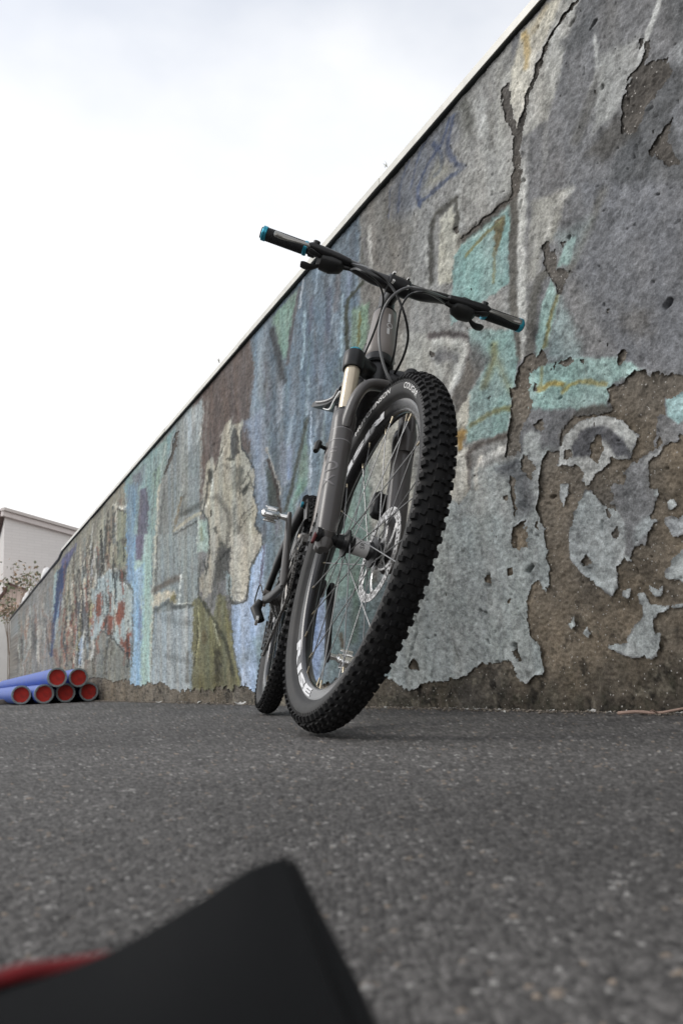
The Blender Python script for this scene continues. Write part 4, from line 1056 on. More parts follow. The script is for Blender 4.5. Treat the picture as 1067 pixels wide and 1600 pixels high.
def wheel(centre, xf, parent, front):
    c = np.asarray(centre, float)
    X, Yl, Zl = np.array([1.0, 0, 0]), BY, np.array([0, 0, 1.0])
    rad = lambda th: math.cos(th) * X + math.sin(th) * Zl
    w = bpy.data.objects.new('front_wheel' if front else 'rear_wheel', None); w.empty_display_size = 0.05
    COL.objects.link(w); w.parent = parent
    rc, rr = R_W - 0.005 - 0.0265, 0.0265         # tyre section
    SE = 144
    # tread casing
    prof = [(rr * math.sin(p), rc + rr * math.cos(p)) for p in np.radians(np.linspace(-68, 68, 17))]
    b = MB(xf); b.lathe(prof, c, Yl, X, SE)
    # knobs
    N = 92 if front else 88

    def knob(th, ph, wd, ln, ht, skew=0.0):
        e_r = rad(th); t = -math.sin(th) * X + math.cos(th) * Zl
        nrm = math.sin(ph) * Yl + math.cos(ph) * e_r
        sd = math.cos(ph) * Yl - math.sin(ph) * e_r
        base = c + e_r * rc + nrm * (rr - 0.0012)
        t2 = norm(t + skew * sd); s2 = norm(sd - skew * t)
        V = []
        for (h, k) in ((0, 1.12), (ht * 0.8, 1.0), (ht + 0.0012, 0.84)):
            for a, bb in ((-1, -1), (1, -1), (1, 1), (-1, 1)):
                V.append(base + nrm * h + s2 * (a * wd / 2 * k) + t2 * (bb * ln / 2 * k))
        F = [(8, 9, 10, 11)]
        for l in (0, 4):
            for j in range(4):
                F.append((l + j, l + (j + 1) % 4, l + 4 + (j + 1) % 4, l + 4 + j))
        b.add(V, F)
    for i in range(N):
        th = 2 * math.pi * i / N; h = math.pi / N
        alt = i % 2
        for s in (-1, 1):
            knob(th, s * math.radians(13 if alt else 10), 0.0078, 0.0082 if alt else 0.0092, 0.0042, 0.12 * s)
            knob(th + h, s * math.radians(35 if alt else 31), 0.0082, 0.0080, 0.0044, -0.25 * s)
            knob(th + 0.35 * h, s * math.radians(60), 0.0105, 0.0090 if alt else 0.0100, 0.0050, 0.1 * s)
    b.build('tread', rubber, w, 35)
    # sidewalls with shoulder ribs
    b = MB(xf)
    for s in (-1, 1):
        ps = np.radians([66, 75, 85, 96, 106, 116, 126, 134])
        rrx = [rr, rr, rr + .0002, rr + .0001, rr, rr - .0002, rr + .0004, rr - .0008]
        prof = [(s * q * math.sin(p), rc + q * math.cos(p)) for p, q in zip(ps, rrx)] + [(s * .0150, .2846), (s * .0138, .2835)]
        b.lathe(prof, c, Yl, X, SE)
        for i in range(N * 2):        # small moulded ticks at the shoulder
            th = math.pi * i / N
            e_r = rad(th); t = -math.sin(th) * X + math.cos(th) * Zl
            ph = math.radians(76) * s
            nrm = math.sin(ph) * Yl + math.cos(ph) * e_r; sd = math.cos(ph) * Yl - math.sin(ph) * e_r
            b.box(c + e_r * rc + nrm * rr, t, sd, nrm, (0.006, 0.006, 0.0016), 0)
    b.build('sidewall', sidew, w, 50)
    # rim
    b = MB(xf)
    prof = [(-.0135, .2845), (-.0142, .2815), (-.0137, .2790), (-.0128, .2690), (-.0098, .2625), (-.0050, .2598), (0, .2592), (.0050, .2598), (.0098, .2625), (.0128, .2690), (.0137, .2790), (.0142, .2815), (.0135, .2845), (.0115, .2845), (.0095, .272), (-.0095, .272), (-.0115, .2845)]
    b.lathe(prof, c, Yl, X, SE, closed=True)
    b.build('rim', rim_m, w, 40)
    # rim lettering (two per side seen) and tyre lettering
    for mid in ((120, 243) if front else (60, 180, 300)):
        for ch, pos, wd in (('R', -.084, .064), ('I', -.029, .022), ('S', .022, .056), ('E', .086, .056)):
            V0, F0 = text_mesh(ch, 0.0225, bold=.0011); V0, F0 = dense(*dense(V0, F0))
            V0[:, 0] -= (V0[:, 0].max() + V0[:, 0].min()) / 2; V0[:, 1] -= (V0[:, 1].max() + V0[:, 1].min()) / 2
            V0[:, 0] *= wd / (V0[:, 0].max() - V0[:, 0].min()); V0[:, 1] *= .0145 / (V0[:, 1].max() - V0[:, 1].min())
            th = math.radians(mid) + (V0[:, 0] + pos * .93) / 0.274; r = 0.2728 - V0[:, 1]
            yv = -(np.interp(r, [.2598, .2625, .2690, .2790, .2815], [.0050, .0098, .0128, .0137, .0142]) + 0.0007)
            b = MB(xf); b.add(c + np.cos(th)[:, None] * r[:, None] * X + np.sin(th)[:, None] * r[:, None] * Zl + yv[:, None] * Yl, F0)
            b.build('rim_letter', decal, w, 0)
    if front:
        for body, mid, sz, wd in (('HUTCHINSON', 105, 0.0155, 0.185), ('COUGAR', 62, 0.0150, 0.105)):
            V1, F1 = text_mesh(body, sz, bold=.0002); V1, F1 = dense(*dense(V1, F1))
            V1[:, 0] *= wd / (V1[:, 0].max() - V1[:, 0].min())
            th = math.radians(mid) - V1[:, 0] / 0.306
            ph = np.radians(97) - V1[:, 1] / rr
            r = rc + (rr + .0005) * np.cos(ph); yv = -(rr + .0005) * np.sin(ph)
            b = MB(xf); b.add(c + np.cos(th)[:, None] * r[:, None] * X + np.sin(th)[:, None] * r[:, None] * Zl + yv[:, None] * Yl, F1)
            b.build('tyre_lettering', white_print, w, 0, kind='stuff')
    # hub
    b = MB(xf)
    hb = [(-.048, .009), (-.048, .0125), (-.036, .0135), (-.034, .016), (-.031, .026), (-.0275, .026), (-.025, .017), (-.014, .0150)] if front else \
         [(-.066, .009), (-.066, .014), (-.050, .016), (-.026, .018), (-.024, .027), (-.020, .027), (-.018, .018), (-.010, .016)]
    hb2 = [(.012, .0150), (.020, .018), (.0235, .030), (.0275, .030), (.029, .022), (.034, .022), (.036, .0165), (.050, .0145), (.050, .009)]
    b.lathe(hb, c, Yl, X, 40); b.lathe(hb2, c, Yl, X, 40)
    b.build('hub', black_al, w, 35)
    b = MB(xf); b.lathe([(-.015, .0146), (-.0145, .0156), (.0125, .0156), (.013, .0146)], c, Yl, X, 40)
    b.build('hub_sleeve', white_pl, w, 35)
    if front:
        V1, F1 = text_mesh('SRAM', 0.012)
        V1, F1 = dense(V1, F1); b = MB(xf)
        th = math.radians(40) + V1[:, 0] / 0.0158
        b.add(c + (np.cos(th) * .0160)[:, None] * X + (np.sin(th) * .0160)[:, None] * Zl + (-V1[:, 1] - .001)[:, None] * Yl, F1)
        b.build('hub_lettering', black_pl, w, 0, kind='stuff')
    # spokes, crossing in threes, each with its nipple
    for i in range(28):
        s = -1 if i % 2 else 1
        k = i // 2
        th = 2 * math.pi * i / 28
        drn = 1 if k % 2 else -1
        ha = th + drn * math.radians(58)
        yh = s * (0.0255 if front else 0.0225)
        rh = 0.0265 if s > 0 else 0.0225
        p0 = c + rad(ha) * rh + Yl * (yh + drn * 0.0015 * s)
        p1 = c + rad(th) * 0.2605 + Yl * (s * 0.0045)
        d = norm(p1 - p0)
        b = MB(xf); b.tube([p0 - d * .002, p1 - d * 0.012], 0.00105, 6); b.build('spoke', spoke_m, w, 60)
        b = MB(xf); b.tube([p1 - d * 0.014, p1 - d * 0.004, p1 + d * 0.001], [0.0018, 0.002, 0.0026], 6); b.build('nipple', brass, w, 60)
    # valve
    e = rad(math.radians(350))
    b = MB(xf); b.cyl(c + e * .262, c + e * .225, .0028, .0022, 8); b.build('valve', black_al, w)
    # brake rotor: ring with slots, curved arms
    yo, tk = 0.038 if front else 0.052, 0.0018
    Ro, Ri = (0.092, 0.0755) if front else (0.082, 0.066)
    b = MB(xf); n = 60
    for i in range(n):
        a0_, a1_ = 2 * math.pi * i / n, 2 * math.pi * (i + 1) / n
        ro = Ro - (0.0012 if i % 5 == 0 else 0)
        rm = (ro + Ri) / 2 + (0.0022 if i % 2 else -0.0022)
        da = (a1_ - a0_) * 0.24
        hl = 0.0040
        q = [(Ri, a0_), (Ri, a1_), (ro, a1_), (ro, a0_), (rm - hl, a0_ + da), (rm - hl, a1_ - da), (rm + hl, a1_ - da), (rm + hl, a0_ + da)]
        for yy, flip in ((yo - tk / 2, 1), (yo + tk / 2, 0)):
            V = [c + rad(a) * r + Yl * yy for r, a in q]
            F = [(0, 1, 5, 4), (1, 2, 6, 5), (2, 3, 7, 6), (3, 0, 4, 7)]
            b.add(V, [f[::-1] if flip else f for f in F])
        V = [c + rad(a) * r + Yl * y_ for y_ in (yo - tk / 2, yo + tk / 2) for r, a in q]
        b.add(V, [(2, 3, 11, 10), (0, 1, 9, 8), (4, 5, 13, 12), (5, 6, 14, 13), (6, 7, 15, 14), (7, 4, 12, 15)])
    b.build('brake_rotor', rotor_m, w, 30)
    b = MB(xf)
    for i in range(6):
        th = 2 * math.pi * i / 6
        pts = [c + rad(th + t * 0.75) * (0.024 + t * (Ri - 0.023)) + Yl * (yo - 0.001) for t in np.linspace(0, 1, 7)]
        b.tube(pts, [0.006, .005, .0045, .004, .004, .0045, .0055], 8, flat=(0.28, 1.0), updir=Yl)
    b.lathe([(yo - .003, .020), (yo - .003, .030), (yo + .001, .030), (yo + .001, .020)], c, Yl, X, 36, closed=True)
    b.build('rotor_carrier', rotor_m, w, 40)
    return w


fwheel = wheel(AXF, steer, bike, True)
rwheel = wheel(AXR, None, bike, False)

# ---- fork
fork = bpy.data.objects.new('fork', None); fork.empty_display_size = .05; COL.objects.link(fork); fork.parent = bike
LO = 0.020       # legs sit this far ahead of the steering axis at axle height


def leg(y, u, v=0.0):
    return A0 + BU * u + BV * (0.036 + v) + BY * y


axu = 0.0
for s in (-1, 1):
    y = s * 0.066
    b = MB(steer); b.cyl(leg(y, .24), leg(y, .445), .0162, seg=28); b.build('stanchion', kashima, fork)
    b = MB(steer)
    P_ = [leg(y, u_) for u_ in (-.022, -.010, .0, .03, .07, .13, .20, .255, .280, .297, .302)]
    b.tube(P_, [.010, .0165, .0185, .0200, .0208, .0212, .0216, .0225, .0240, .0240, .0222], 28)
    b.tube([leg(y, -.004, -.03), leg(y, 0.0, .004), leg(y, .012, .016)], [.011, .0165, .012], 14)      # dropout lug
    if s > 0: b.box(leg(y + .002, .155, -.026), BU, BV, BY, (.07, .022, .016), .2)
    b.build('lower_leg', fork_m, fork)
    b = MB(steer); b.tube([leg(y, .3015), leg(y, .3025), leg(y, .309), leg(y, .311)], [.0205, .0222, .0215, .0180], 28); b.build('wiper_seal', black_pl, fork)
    b = MB(steer); b.tube([leg(y, .430), leg(y, .433), leg(y, .464), leg(y, .475), leg(y, .478)], [.0205, .0222, .0235, .0225, .018], 28); b.build('crown_clamp', black_al, fork)
    b = MB(steer); b.tube([leg(y, .477), leg(y, .481), leg(y, .488), leg(y, .490)], [.0150, .0155, .0140, .011], 20)
    b.build('top_cap', blue_an if s < 0 else black_al, fork)
# arch between the lower legs, in front of the legs and over the tyre
b = MB(steer)
ap = [leg(-.066, .262, .010), leg(-.0655, .292, .024), leg(-.060, .326, .036), leg(-.045, .358, .043), leg(-.016, .373, .045), leg(.016, .373, .045), leg(.045, .358, .043), leg(.060, .326, .036), leg(.0655, .292, .024), leg(.066, .262, .010)]
b.tube(spline(ap, 5), 0.0172, 14, flat=(1.0, 0.66), updir=BV)
b.tube([leg(.066, .250, .012), leg(.064, .285, .020), leg(.060, .322, .022), leg(.056, .345, .020)], [.018, .020, .018, .012], 14)
b.build('arch', fork_m, fork)
# crown bridge and steerer
b = MB(steer)
cp = [leg(-.066, .454), leg(-.048, .460, -.006), leg(-.028, .470, -.022), leg(0, .476, -.034), leg(.028, .470, -.022), leg(.048, .460, -.006), leg(.066, .454)]
b.tube(spline(cp, 5), 0.023, 14, flat=(1.0, 0.8), updir=BU)
b.cyl(A0 + BU * .440, A0 + BU * .53, .026, seg=24)
b.build('crown', black_al, fork)
b = MB(steer)
b.cyl(AXF - BY * .083, AXF + BY * .083, .0088, seg=18)
b.tube([AXF - BY * .090, AXF - BY * .088, AXF - BY * .080, AXF - BY * .078], [.010, .0135, .0135, .0115], 18)
b.build('through_axle', black_al, fork)
b = MB(steer); b.tube([AXF - BY * .088 - BU * .004 + BV * .006, AXF - BY * .094 - BU * .028 + BV * .010], [.004, .003], 8); b.build('axle_lever', mat('red_anodised', (.10, .02, .02), .35, metal=.5), fork)
# FOX lettering and bands printed on the right leg
b = MB(steer)
for ch, u_ in (('F', .190), ('O', .155), ('X', .120)):
    V1, F1 = text_mesh(ch, 0.040); V1, F1 = dense(*dense(V1, F1))
    V1[:, 0] *= 1.25
    a_ = math.radians(-58) + V1[:, 0] / 0.0216
    rad_ = 0.0220
    b.add(A0 + BU * (u_ + V1[:, 1:2] * 0.85) + BV * (0.036 + np.cos(a_)[:, None] * rad_) + BY * (-.066 + np.sin(a_)[:, None] * rad_), F1)
b.build('leg_lettering', fork_pr, fork, 0, kind='stuff')
b = MB(steer)
for u_ in (.222, .252):
    b.lathe([(u_, .0224), (u_ + .0025, .0226)], A0 + BV * .036 - BY * .066, BU, BV, 40)
b.build('leg_band', mat('pale_band', (.22, .21, .21), .35), fork, 0)
# front brake calliper behind the left leg
b = MB(steer); b.box(leg(.046, .145, -.042), BU, BV, BY, (.058, .026, .034), .25); b.cyl(leg(.046, .170, -.05), leg(.046, .185, -.05), .006, seg=10); b.build('brake_calliper', black_al, fork)

# ---- head tube, frame
frame = bpy.data.objects.new('frame', None); frame.empty_display_size = .05; COL.objects.link(frame); frame.parent = bike
H = lambda u_: A0 + BU * u_
BB = np.array([-.700, 0, .345]); STT = np.array([-.835, 0, .760])
b = MB(); b.tube([H(.522), H(.527), H(.550), H(.60), H(.640), H(.668), H(.672)], [.0315, .0345, .0340, .0300, .0285, .0272, .0250], 32); b.build('head_tube', grey_fr, frame)
b = MB(); b.tube([H(.498), H(.502), H(.519), H(.523)], [.0305, .0340, .0340, .032], 28); b.build('lower_headset', black_al, frame); b = MB(); b.tube([H(.671), H(.676), H(.684)], [.0255, .0262, .022], 28); b.build('upper_headset', black_al, frame)
b = MB(); dt = spline([H(.575) - BV * .012, H(.53) - BV * .10 - BU * .0, BB * .55 + H(.50) * .45 - np.array([0, 0, .03]), BB + np.array([.02, 0, .01])], 6)
b.tube(dt, np.linspace(.034, .037, len(dt)), 20); b.build('down_tube', black_al, frame)
b = MB(); tt = spline([H(.650) - BV * .010, H(.63) - BV * .20 - BU * .035, STT - np.array([0, 0, .03])], 6); b.tube(tt, np.linspace(.026, .019, len(tt)), 20); b.build('top_tube', grey_fr, frame)
b = MB(); b.tube([BB, BB * .4 + STT * .6, STT], [.023, .0185, .0185], 20); b.build('seat_tube', grey_fr, frame)
b = MB(); b.cyl(BB - BY * .046, BB + BY * .046, .024, seg=24, bev=.003); b.build('bottom_bracket', black_al, frame)
# head badge: stripe and ring
b = MB()
def on_head(V1, F1, u0, ang0=math.radians(12)):
    u_ = u0 + V1[:, 1]; a_ = ang0 + V1[:, 0] / .029; r_ = np.interp(u_, [.527, .550, .60, .640, .668], [.0345, .0340, .0300, .0285, .0272]) + .0005
    b.add(A0 + BU * u_[:, None] + BV * (np.cos(a_) * r_)[:, None] + BY * (np.sin(a_) * r_)[:, None], F1)
for (u0, u1) in ((.582, .602), (.622, .650)):
    V1 = np.array([(x, y, 0) for y in np.linspace(u0, u1, 4) - .61 for x in (-.003, .003)]); on_head(V1, [(2 * i, 2 * i + 1, 2 * i + 3, 2 * i + 2) for i in range(3)], .61)
th = np.linspace(0, 2 * math.pi, 21)
V1 = np.array([(math.cos(t) * r * .85 + .003, math.sin(t) * r, 0) for t in th for r in (.0062, .0086)]); on_head(V1, [(2 * i, 2 * i + 1, 2 * i + 3, 2 * i + 2) for i in range(20)], .612)
b.build('head_badge', white_pl, frame, 0)
# rear suspension
sw = bpy.data.objects.new('swingarm', None); sw.empty_display_size = .05; COL.objects.link(sw); sw.parent = bike
for s in (-1, 1):
    b = MB(); b.tube(spline([(-.800, s * .040, .585), (-.90, s * .052, .530), (-1.03, s * .066, .430), (-1.128, s * .074, .345)], 5), [.018] * 6 + [.016] * 5 + [.013] * 5, 14, flat=(1.25, .8), updir=(0, 0, 1)); b.build('seat_stay', black_al, sw)
    b = MB(); b.tube(spline([(-.755, s * .038, .372), (-.86, s * .050, .350), (-1.0, s * .066, .330), (-1.125, s * .073, .332)], 5), .0120, 14, flat=(1.3, .8), updir=(0, 0, 1)); b.build('chain_stay', black_al, sw)
    b = MB(); b.box((-1.128, s * .072, .338), (1, 0, -.4), (0, 1, 0), (.4, 0, 1), (.052, .008, .046), .2); b.cyl((-1.10, s * .066, .350), (-1.10, s * .084, .350), .010, seg=14); b.build('dropout', grey_fr, sw)
    b = MB(); b.tube([(-.765, s * .034, .520), (-.79, s * .038, .565), (-.835, s * .040, .600)], [.014, .016, .013], 12, flat=(1, .5), updir=(1, 0, 0)); b.cyl((-.79, s * .030, .570), (-.79, s * .050, .570), .011, seg=16); b.build('rocker_link', black_al, sw)
    b = MB(); b.cyl((-.79, s * .0502, .570), (-.79, s * .056, .570), .0085, seg=16); b.build('pivot_bolt', blue_an, sw)
b = MB(); b.cyl((-.765, 0, .570), (-.700, 0, .655), .0085, seg=14); b.cyl((-.70, 0, .655), (-.60, 0, .735), .022, seg=18, bev=.003); b.build('rear_shock', black_al, bike)
# saddle, post, clamp
b = MB(); b.cyl(STT - np.array([0, 0, .02]), (-.889, 0, .905), .0155, seg=18); b.build('seat_post', black_al, bike)
b = MB(); b.tube([STT + np.array([.008, 0, -.02]), STT + np.array([.0, 0, .008])], .0215, 20); b.tube([STT + np.array([.0, -.020, -.006]), STT + np.array([.01, -.036, -.006])], .006, 8)
b.tube([STT + np.array([.010, -.040, .006]), STT + np.array([.012, -.044, -.004]), STT + np.array([.02, -.047, -.026])], [.012, .015, .011], 8, flat=(1, .7), updir=(1, 0, 0)); b.build('seat_clamp', black_pl, bike)
sad = bpy.data.objects.new('saddle', None); sad.empty_display_size = .05; COL.objects.link(sad); sad.parent = bike
st_x = np.linspace(-.800, -1.070, 19); V1 = []; nS = 14
for x in st_x:
    t = (-.800 - x) / .27
    hw = .020 + .052 * max(0, (t - .35) / .65) ** 1.3 + .004 * t
    if t > .93: hw *= .93
    if t < .04: hw *= .7
    zt = .962 - .012 * math.sin(t * math.pi) + .018 * t * t; dr = .024 + .012 * t
    for k in range(nS):
        a = math.pi * k / (nS - 1)
        V1.append((x, hw * math.cos(a), zt - dr + dr * math.sin(a) ** .6))
F1 = [(i * nS + k, i * nS + k + 1, (i + 1) * nS + k + 1, (i + 1) * nS + k) for i in range(18) for k in range(nS - 1)]
V2 = [(v[0], v[1] * .9, v[2] - .006) for v in V1]
b = MB(); b.add(V1, F1 + [tuple(range(nS - 1, -1, -1)), tuple(range(18 * nS, 19 * nS))] + [(i * nS, (i + 1) * nS, (i + 2) * nS - 1, (i + 1) * nS - 1) for i in range(18)]); b.build('saddle_shell', saddle_m, sad, 60)
b = MB()
for s in (-1, 1): b.tube(spline([(-.83, s * .012, .938), (-.87, s * .021, .912), (-.95, s * .022, .912), (-1.01, s * .035, .930)], 5), .0038, 8)
b.build('saddle_rail', steel, sad)
b = MB()
for s in (-1, 1): b.tube([(x, s * (.0015 + .020 + .052 * max(0, ((-.800 - x) / .27 - .35) / .65) ** 1.3 + .004 * (-.8 - x) / .27), .962 - .012 * math.sin((-.8 - x) / .27 * math.pi) + .018 * ((-.8 - x) / .27) ** 2 - .020) for x in np.linspace(-.84, -1.03, 12)], .0030, 6)
b.build('saddle_piping', white_pl, sad)

# ---- stem and bar
SC = A0 + .711 * BU + .060 * BV
b = MB(steer)
b.cyl(A0 + BU * .686, A0 + BU * .732, .0185, seg=24, bev=.002); b.tube([A0 + BU * .710, SC - BV * .012], [.0165, .0185], 16, flat=(1.05, .85), updir=BU)
b.cyl(SC - BY * .027, SC + BY * .027, .0215, seg=24, bev=.003); b.cyl(A0 + BU * .731, A0 + BU * .737, .0165, seg=20)
b.build('stem', black_al, bike)
b = MB(steer)
for y in (-.018, .018):
    for du in (-.0145, .0145): b.cyl(SC + BY * y + BU * du + BV * .015, SC + BY * y + BU * du + BV * .0235, .0036, seg=10)
b.build('stem_bolt', steel, bike)
BAR = 0.323


def hb(y, f=0.0, w_=0.0, turn=0.0):
    f, w_ = f * math.cos(turn) + w_ * math.sin(turn), w_ * math.cos(turn) - f * math.sin(turn)
    a = abs(y); sw_ = max(0, a - .09) * math.tan(math.radians(4.5))
    t = min(1, max(0, (a - .05) / .09)); ri = .020 * t * t * (3 - 2 * t) + max(0, a - .14) * .105
    return SC + BY * y + BV * (f - sw_ + y * .052) + BU * (w_ + ri)


b = MB(steer); ys = np.concatenate([np.linspace(-BAR + .002, -.16, 8), np.linspace(-.14, .14, 25), np.linspace(.16, BAR - .002, 8)])
b.tube([hb(y) for y in ys], [.0159 - .0048 * min(1, max(0, (abs(y) - .055) / .09)) for y in ys], 18); b.build('handlebar', carbon, bike)
for s in (-1, 1):
    g = bpy.data.objects.new('grip', None); g.empty_display_size = .03; COL.objects.link(g); g.parent = bike
    b = MB(steer)
    yy = np.linspace(.226, BAR - .012, 40)
    b.tube([hb(s * y) for y in yy], [.0152 + (.0007 if i % 2 else 0) for i in range(40)], 20); b.build('grip_sleeve', grip_m, g, 30)
    for y0, y1 in ((.217, .2258), (BAR - .0115, BAR - .001)):
        b = MB(steer); b.tube([hb(s * y0), hb(s * (y0 + .0012)), hb(s * (y1 - .0012)), hb(s * y1)], [.0155, .0168, .0168, .0155], 22); b.build('lock_ring', blue_an, g)
    b = MB(steer); b.cyl(hb(s * (BAR - .001)), hb(s * (BAR + .002)), .0125, seg=18); b.build('end_plug', black_pl, g)
    # brake lever
    hl = lambda y, f=0.0, w_=0.0: hb(y, f, w_, math.radians(32))
    l = bpy.data.objects.new('brake_lever', None); l.empty_display_size = .03; COL.objects.link(l); l.parent = bike
    b = MB(steer); b.tube([hl(s * .196), hl(s * .198), hl(s * .211), hl(s * .213)], [.0125, .0150, .0150, .0125], 18)
    b.box(hl(s * .204, .017, .0), BY, BV, BU, (.016, .016, .022), .2); b.build('lever_clamp', black_al, l)
    b = MB(steer); b.tube([hl(s * .118, .020, -.004), hl(s * .122, .022, -.004), hl(s * .150, .026, -.004), hl(s * .192, .030, -.004), hl(s * .214, .036, -.004), hl(s * .222, .040, -.005)], [.005, .0095, .0115, .0125, .0105, .006], 14)
    b.cyl(hl(s * .205, .034, -.018), hl(s * .205, .034, .012), .008, seg=12); b.build('master_cylinder', black_al, l)
    b = MB(steer)
    pth = spline([hl(s * .204, .036, -.004), hl(s * .226, .044, -.006), hl(s * .250, .048, -.008), hl(s * .275, .047, -.009), hl(s * .288, .050, -.010), hl(s * .300, .054, -.010)], 5)
    b.tube(pth, np.interp(np.linspace(0, 1, len(pth)), [0, .35, .6, .95, 1], [.0055, .0052, .0080, .0088, .006]), 12, flat=(1.0, .5), updir=BU)
    b.build('lever_blade', lever_m, l)
    # shifter pod below the bar
    sh = bpy.data.objects.new('shifter', None); sh.empty_display_size = .03; COL.objects.link(sh); sh.parent = bike
    b = MB(steer); b.tube([hb(s * .152), hb(s * .154), hb(s * .166), hb(s * .168)], [.012, .0142, .0142, .012], 16)
    b.tube([hb(s * .132, .006, -.026), hb(s * .138, .006, -.028), hb(s * .160, .004, -.030), hb(s * .182, .004, -.030), hb(s * .190, .004, -.028)], [.008, .016, .021, .019, .010], 14, flat=(.75, 1.1), updir=BU)
    b.box(hb(s * .160, .006, -.012), BY, BV, BU, (.020, .018, .018), .2)
    b.cyl(hb(s * .116, .010, -.026), hb(s * .134, .008, -.027), .0045, .006, seg=10); b.build('pod', black_pl, sh)
    b = MB(steer)
    b.tube(spline([hb(s * .178, .002, -.036), hb(s * .198, -.006, -.046), hb(s * .222, -.010, -.044)], 4), [.004, .0045, .005, .006, .0075, .009, .010, .010, .008], 10, flat=(.5, 1), updir=BU)
    b.tube(spline([hb(s * .176, .014, -.030), hb(s * .200, .024, -.036), hb(s * .218, .026, -.034)], 4), [.004, .0042, .0045, .005, .006, .007, .008, .008, .006], 10, flat=(.5, 1), updir=BU); b.build('thumb_paddle', black_pl, sh)
    # clamp pod on top of the bar (lever reach and remote)
    b = MB(steer); b.box(hb(s * .178, -.004, .020), BY, BV, BU, (.034, .018, .014), .25); b.cyl(hb(s * .200, .0, .019), hb(s * .207, .0, .019), .006, seg=10); b.build('remote', black_pl, sh)

# ---- cables and hoses (placed from where they cross the photograph)
def cable(name, m, pts, r):
    P_ = [to_bike(at(x, y, Y)) for x, y, Y in pts]
    b = MB(); b.tube(spline(P_, 8), r, 8); b.build(name, m, bike)


Yb = 1.70
def w_of(v): return (BMn[:3, :3] @ steer(np.asarray([v]))[0] + BMn[:3, 3])
def pw(v):
    q = w_of(v); p_ = project(q); return (p_[0], p_[1], q[1])
r0, r1 = pw(hb(-.118, .020, -.004, .56)), pw(hb(-.116, .010, -.026)); l0, l1 = pw(hb(.118, .020, -.004, .56)), pw(hb(.116, .010, -.026))
cable('brake_hose', cable_m, [r0, (575, 419, 1.66), (606, 442, 1.66), (622, 466, 1.65), (634, 500, 1.66), (637, 530, 1.70), (628, 562, 1.76), (612, 590, 1.84), (602, 602, 1.92)], .0026)
cable('shift_cable', cable_m, [r1, (560, 421, 1.67), (586, 438, 1.67), (597, 456, 1.68), (597, 480, 1.70), (583, 522, 1.76), (566, 563, 1.84), (556, 600, 1.95)], .0022)
cable('front_brake_hose', hose_m, [l0, (668, 455, 1.66), (640, 449, 1.65), (617, 459, 1.64), (601, 480, 1.64), (593, 508, 1.63), (593, 540, 1.61), (600, 572, 1.60), (611, 597, 1.60), (618, 606, 1.62)], .0026)
cable('shift_cable', cable_m, [l1, (668, 458, 1.68), (643, 459, 1.67), (628, 477, 1.67), (621, 510, 1.69), (616, 550, 1.75), (606, 582, 1.83), (596, 604, 1.95)], .0022)
b = MB(steer); b.tube(spline([leg(.060, .40, .03), leg(.075, .34, .012), leg(.070, .27, -.022), leg(.060, .19, -.045)], 6), .0026, 8); b.build('front_brake_hose', cable_m, bike)

# ---- drivetrain
cr_ = bpy.data.objects.new('crankset', None); cr_.empty_display_size = .05; COL.objects.link(cr_); cr_.parent = bike
CA = -0.1935
dirc = np.array([math.sin(CA), 0, math.cos(CA)])
for s in (-1, 1):
    k = -s
    e = dirc * (1 if s < 0 else -1)
    side = np.cross(e, BY)
    a_, b_ = BB + BY * s * .062, BB + e * .172 + BY * s * .084
    b = MB(); b.tube([a_ - e * .018, a_, a_ * .5 + b_ * .5, b_, b_ + e * .014], [.012, .0185, .0145, .0135, .009], 14, flat=(.62, 1.0), updir=BY); b.build('crank_arm', fork_m if s < 0 else black_al, cr_)
    p = BB + e * .170
    b = MB(); b.cyl(p + BY * s * .090, p + BY * s * .106, .0088, .007, seg=14); b.cyl(p + BY * s * .106, p + BY * s * .155, .008, .0075, seg=14)
    pd = norm(np.array([.86, 0, -.5])); pu = np.cross(pd, BY)
    c0 = p + BY * s * .132
    for q in (-1, 1):
        b.tube(spline([c0 + pd * q * .014 - BY * s * .020, c0 + pd * q * .030 - BY * s * .014 + pu * q * .008, c0 + pd * q * .036 + pu * q * .010, c0 + pd * q * .030 + BY * s * .014 + pu * q * .008, c0 + pd * q * .014 + BY * s * .020], 4), .0034, 8)
        b.box(c0 + pd * q * .021 + pu * q * .010, pd, BY, pu, (.022, .040, .007), .2)
        b.box(c0 - pd * q * .022 + pu * q * .012, pd, BY, pu, (.010, .034, .004), .2)
        b.tube([c0 + pu * q * .012 - BY * s * .012, c0 + pu * q * .012 + BY * s * .012], .0065, 10)
    b.box(c0, pd, BY, pu, (.026, .050, .018), .25)
    b.build('pedal', steel, cr_)
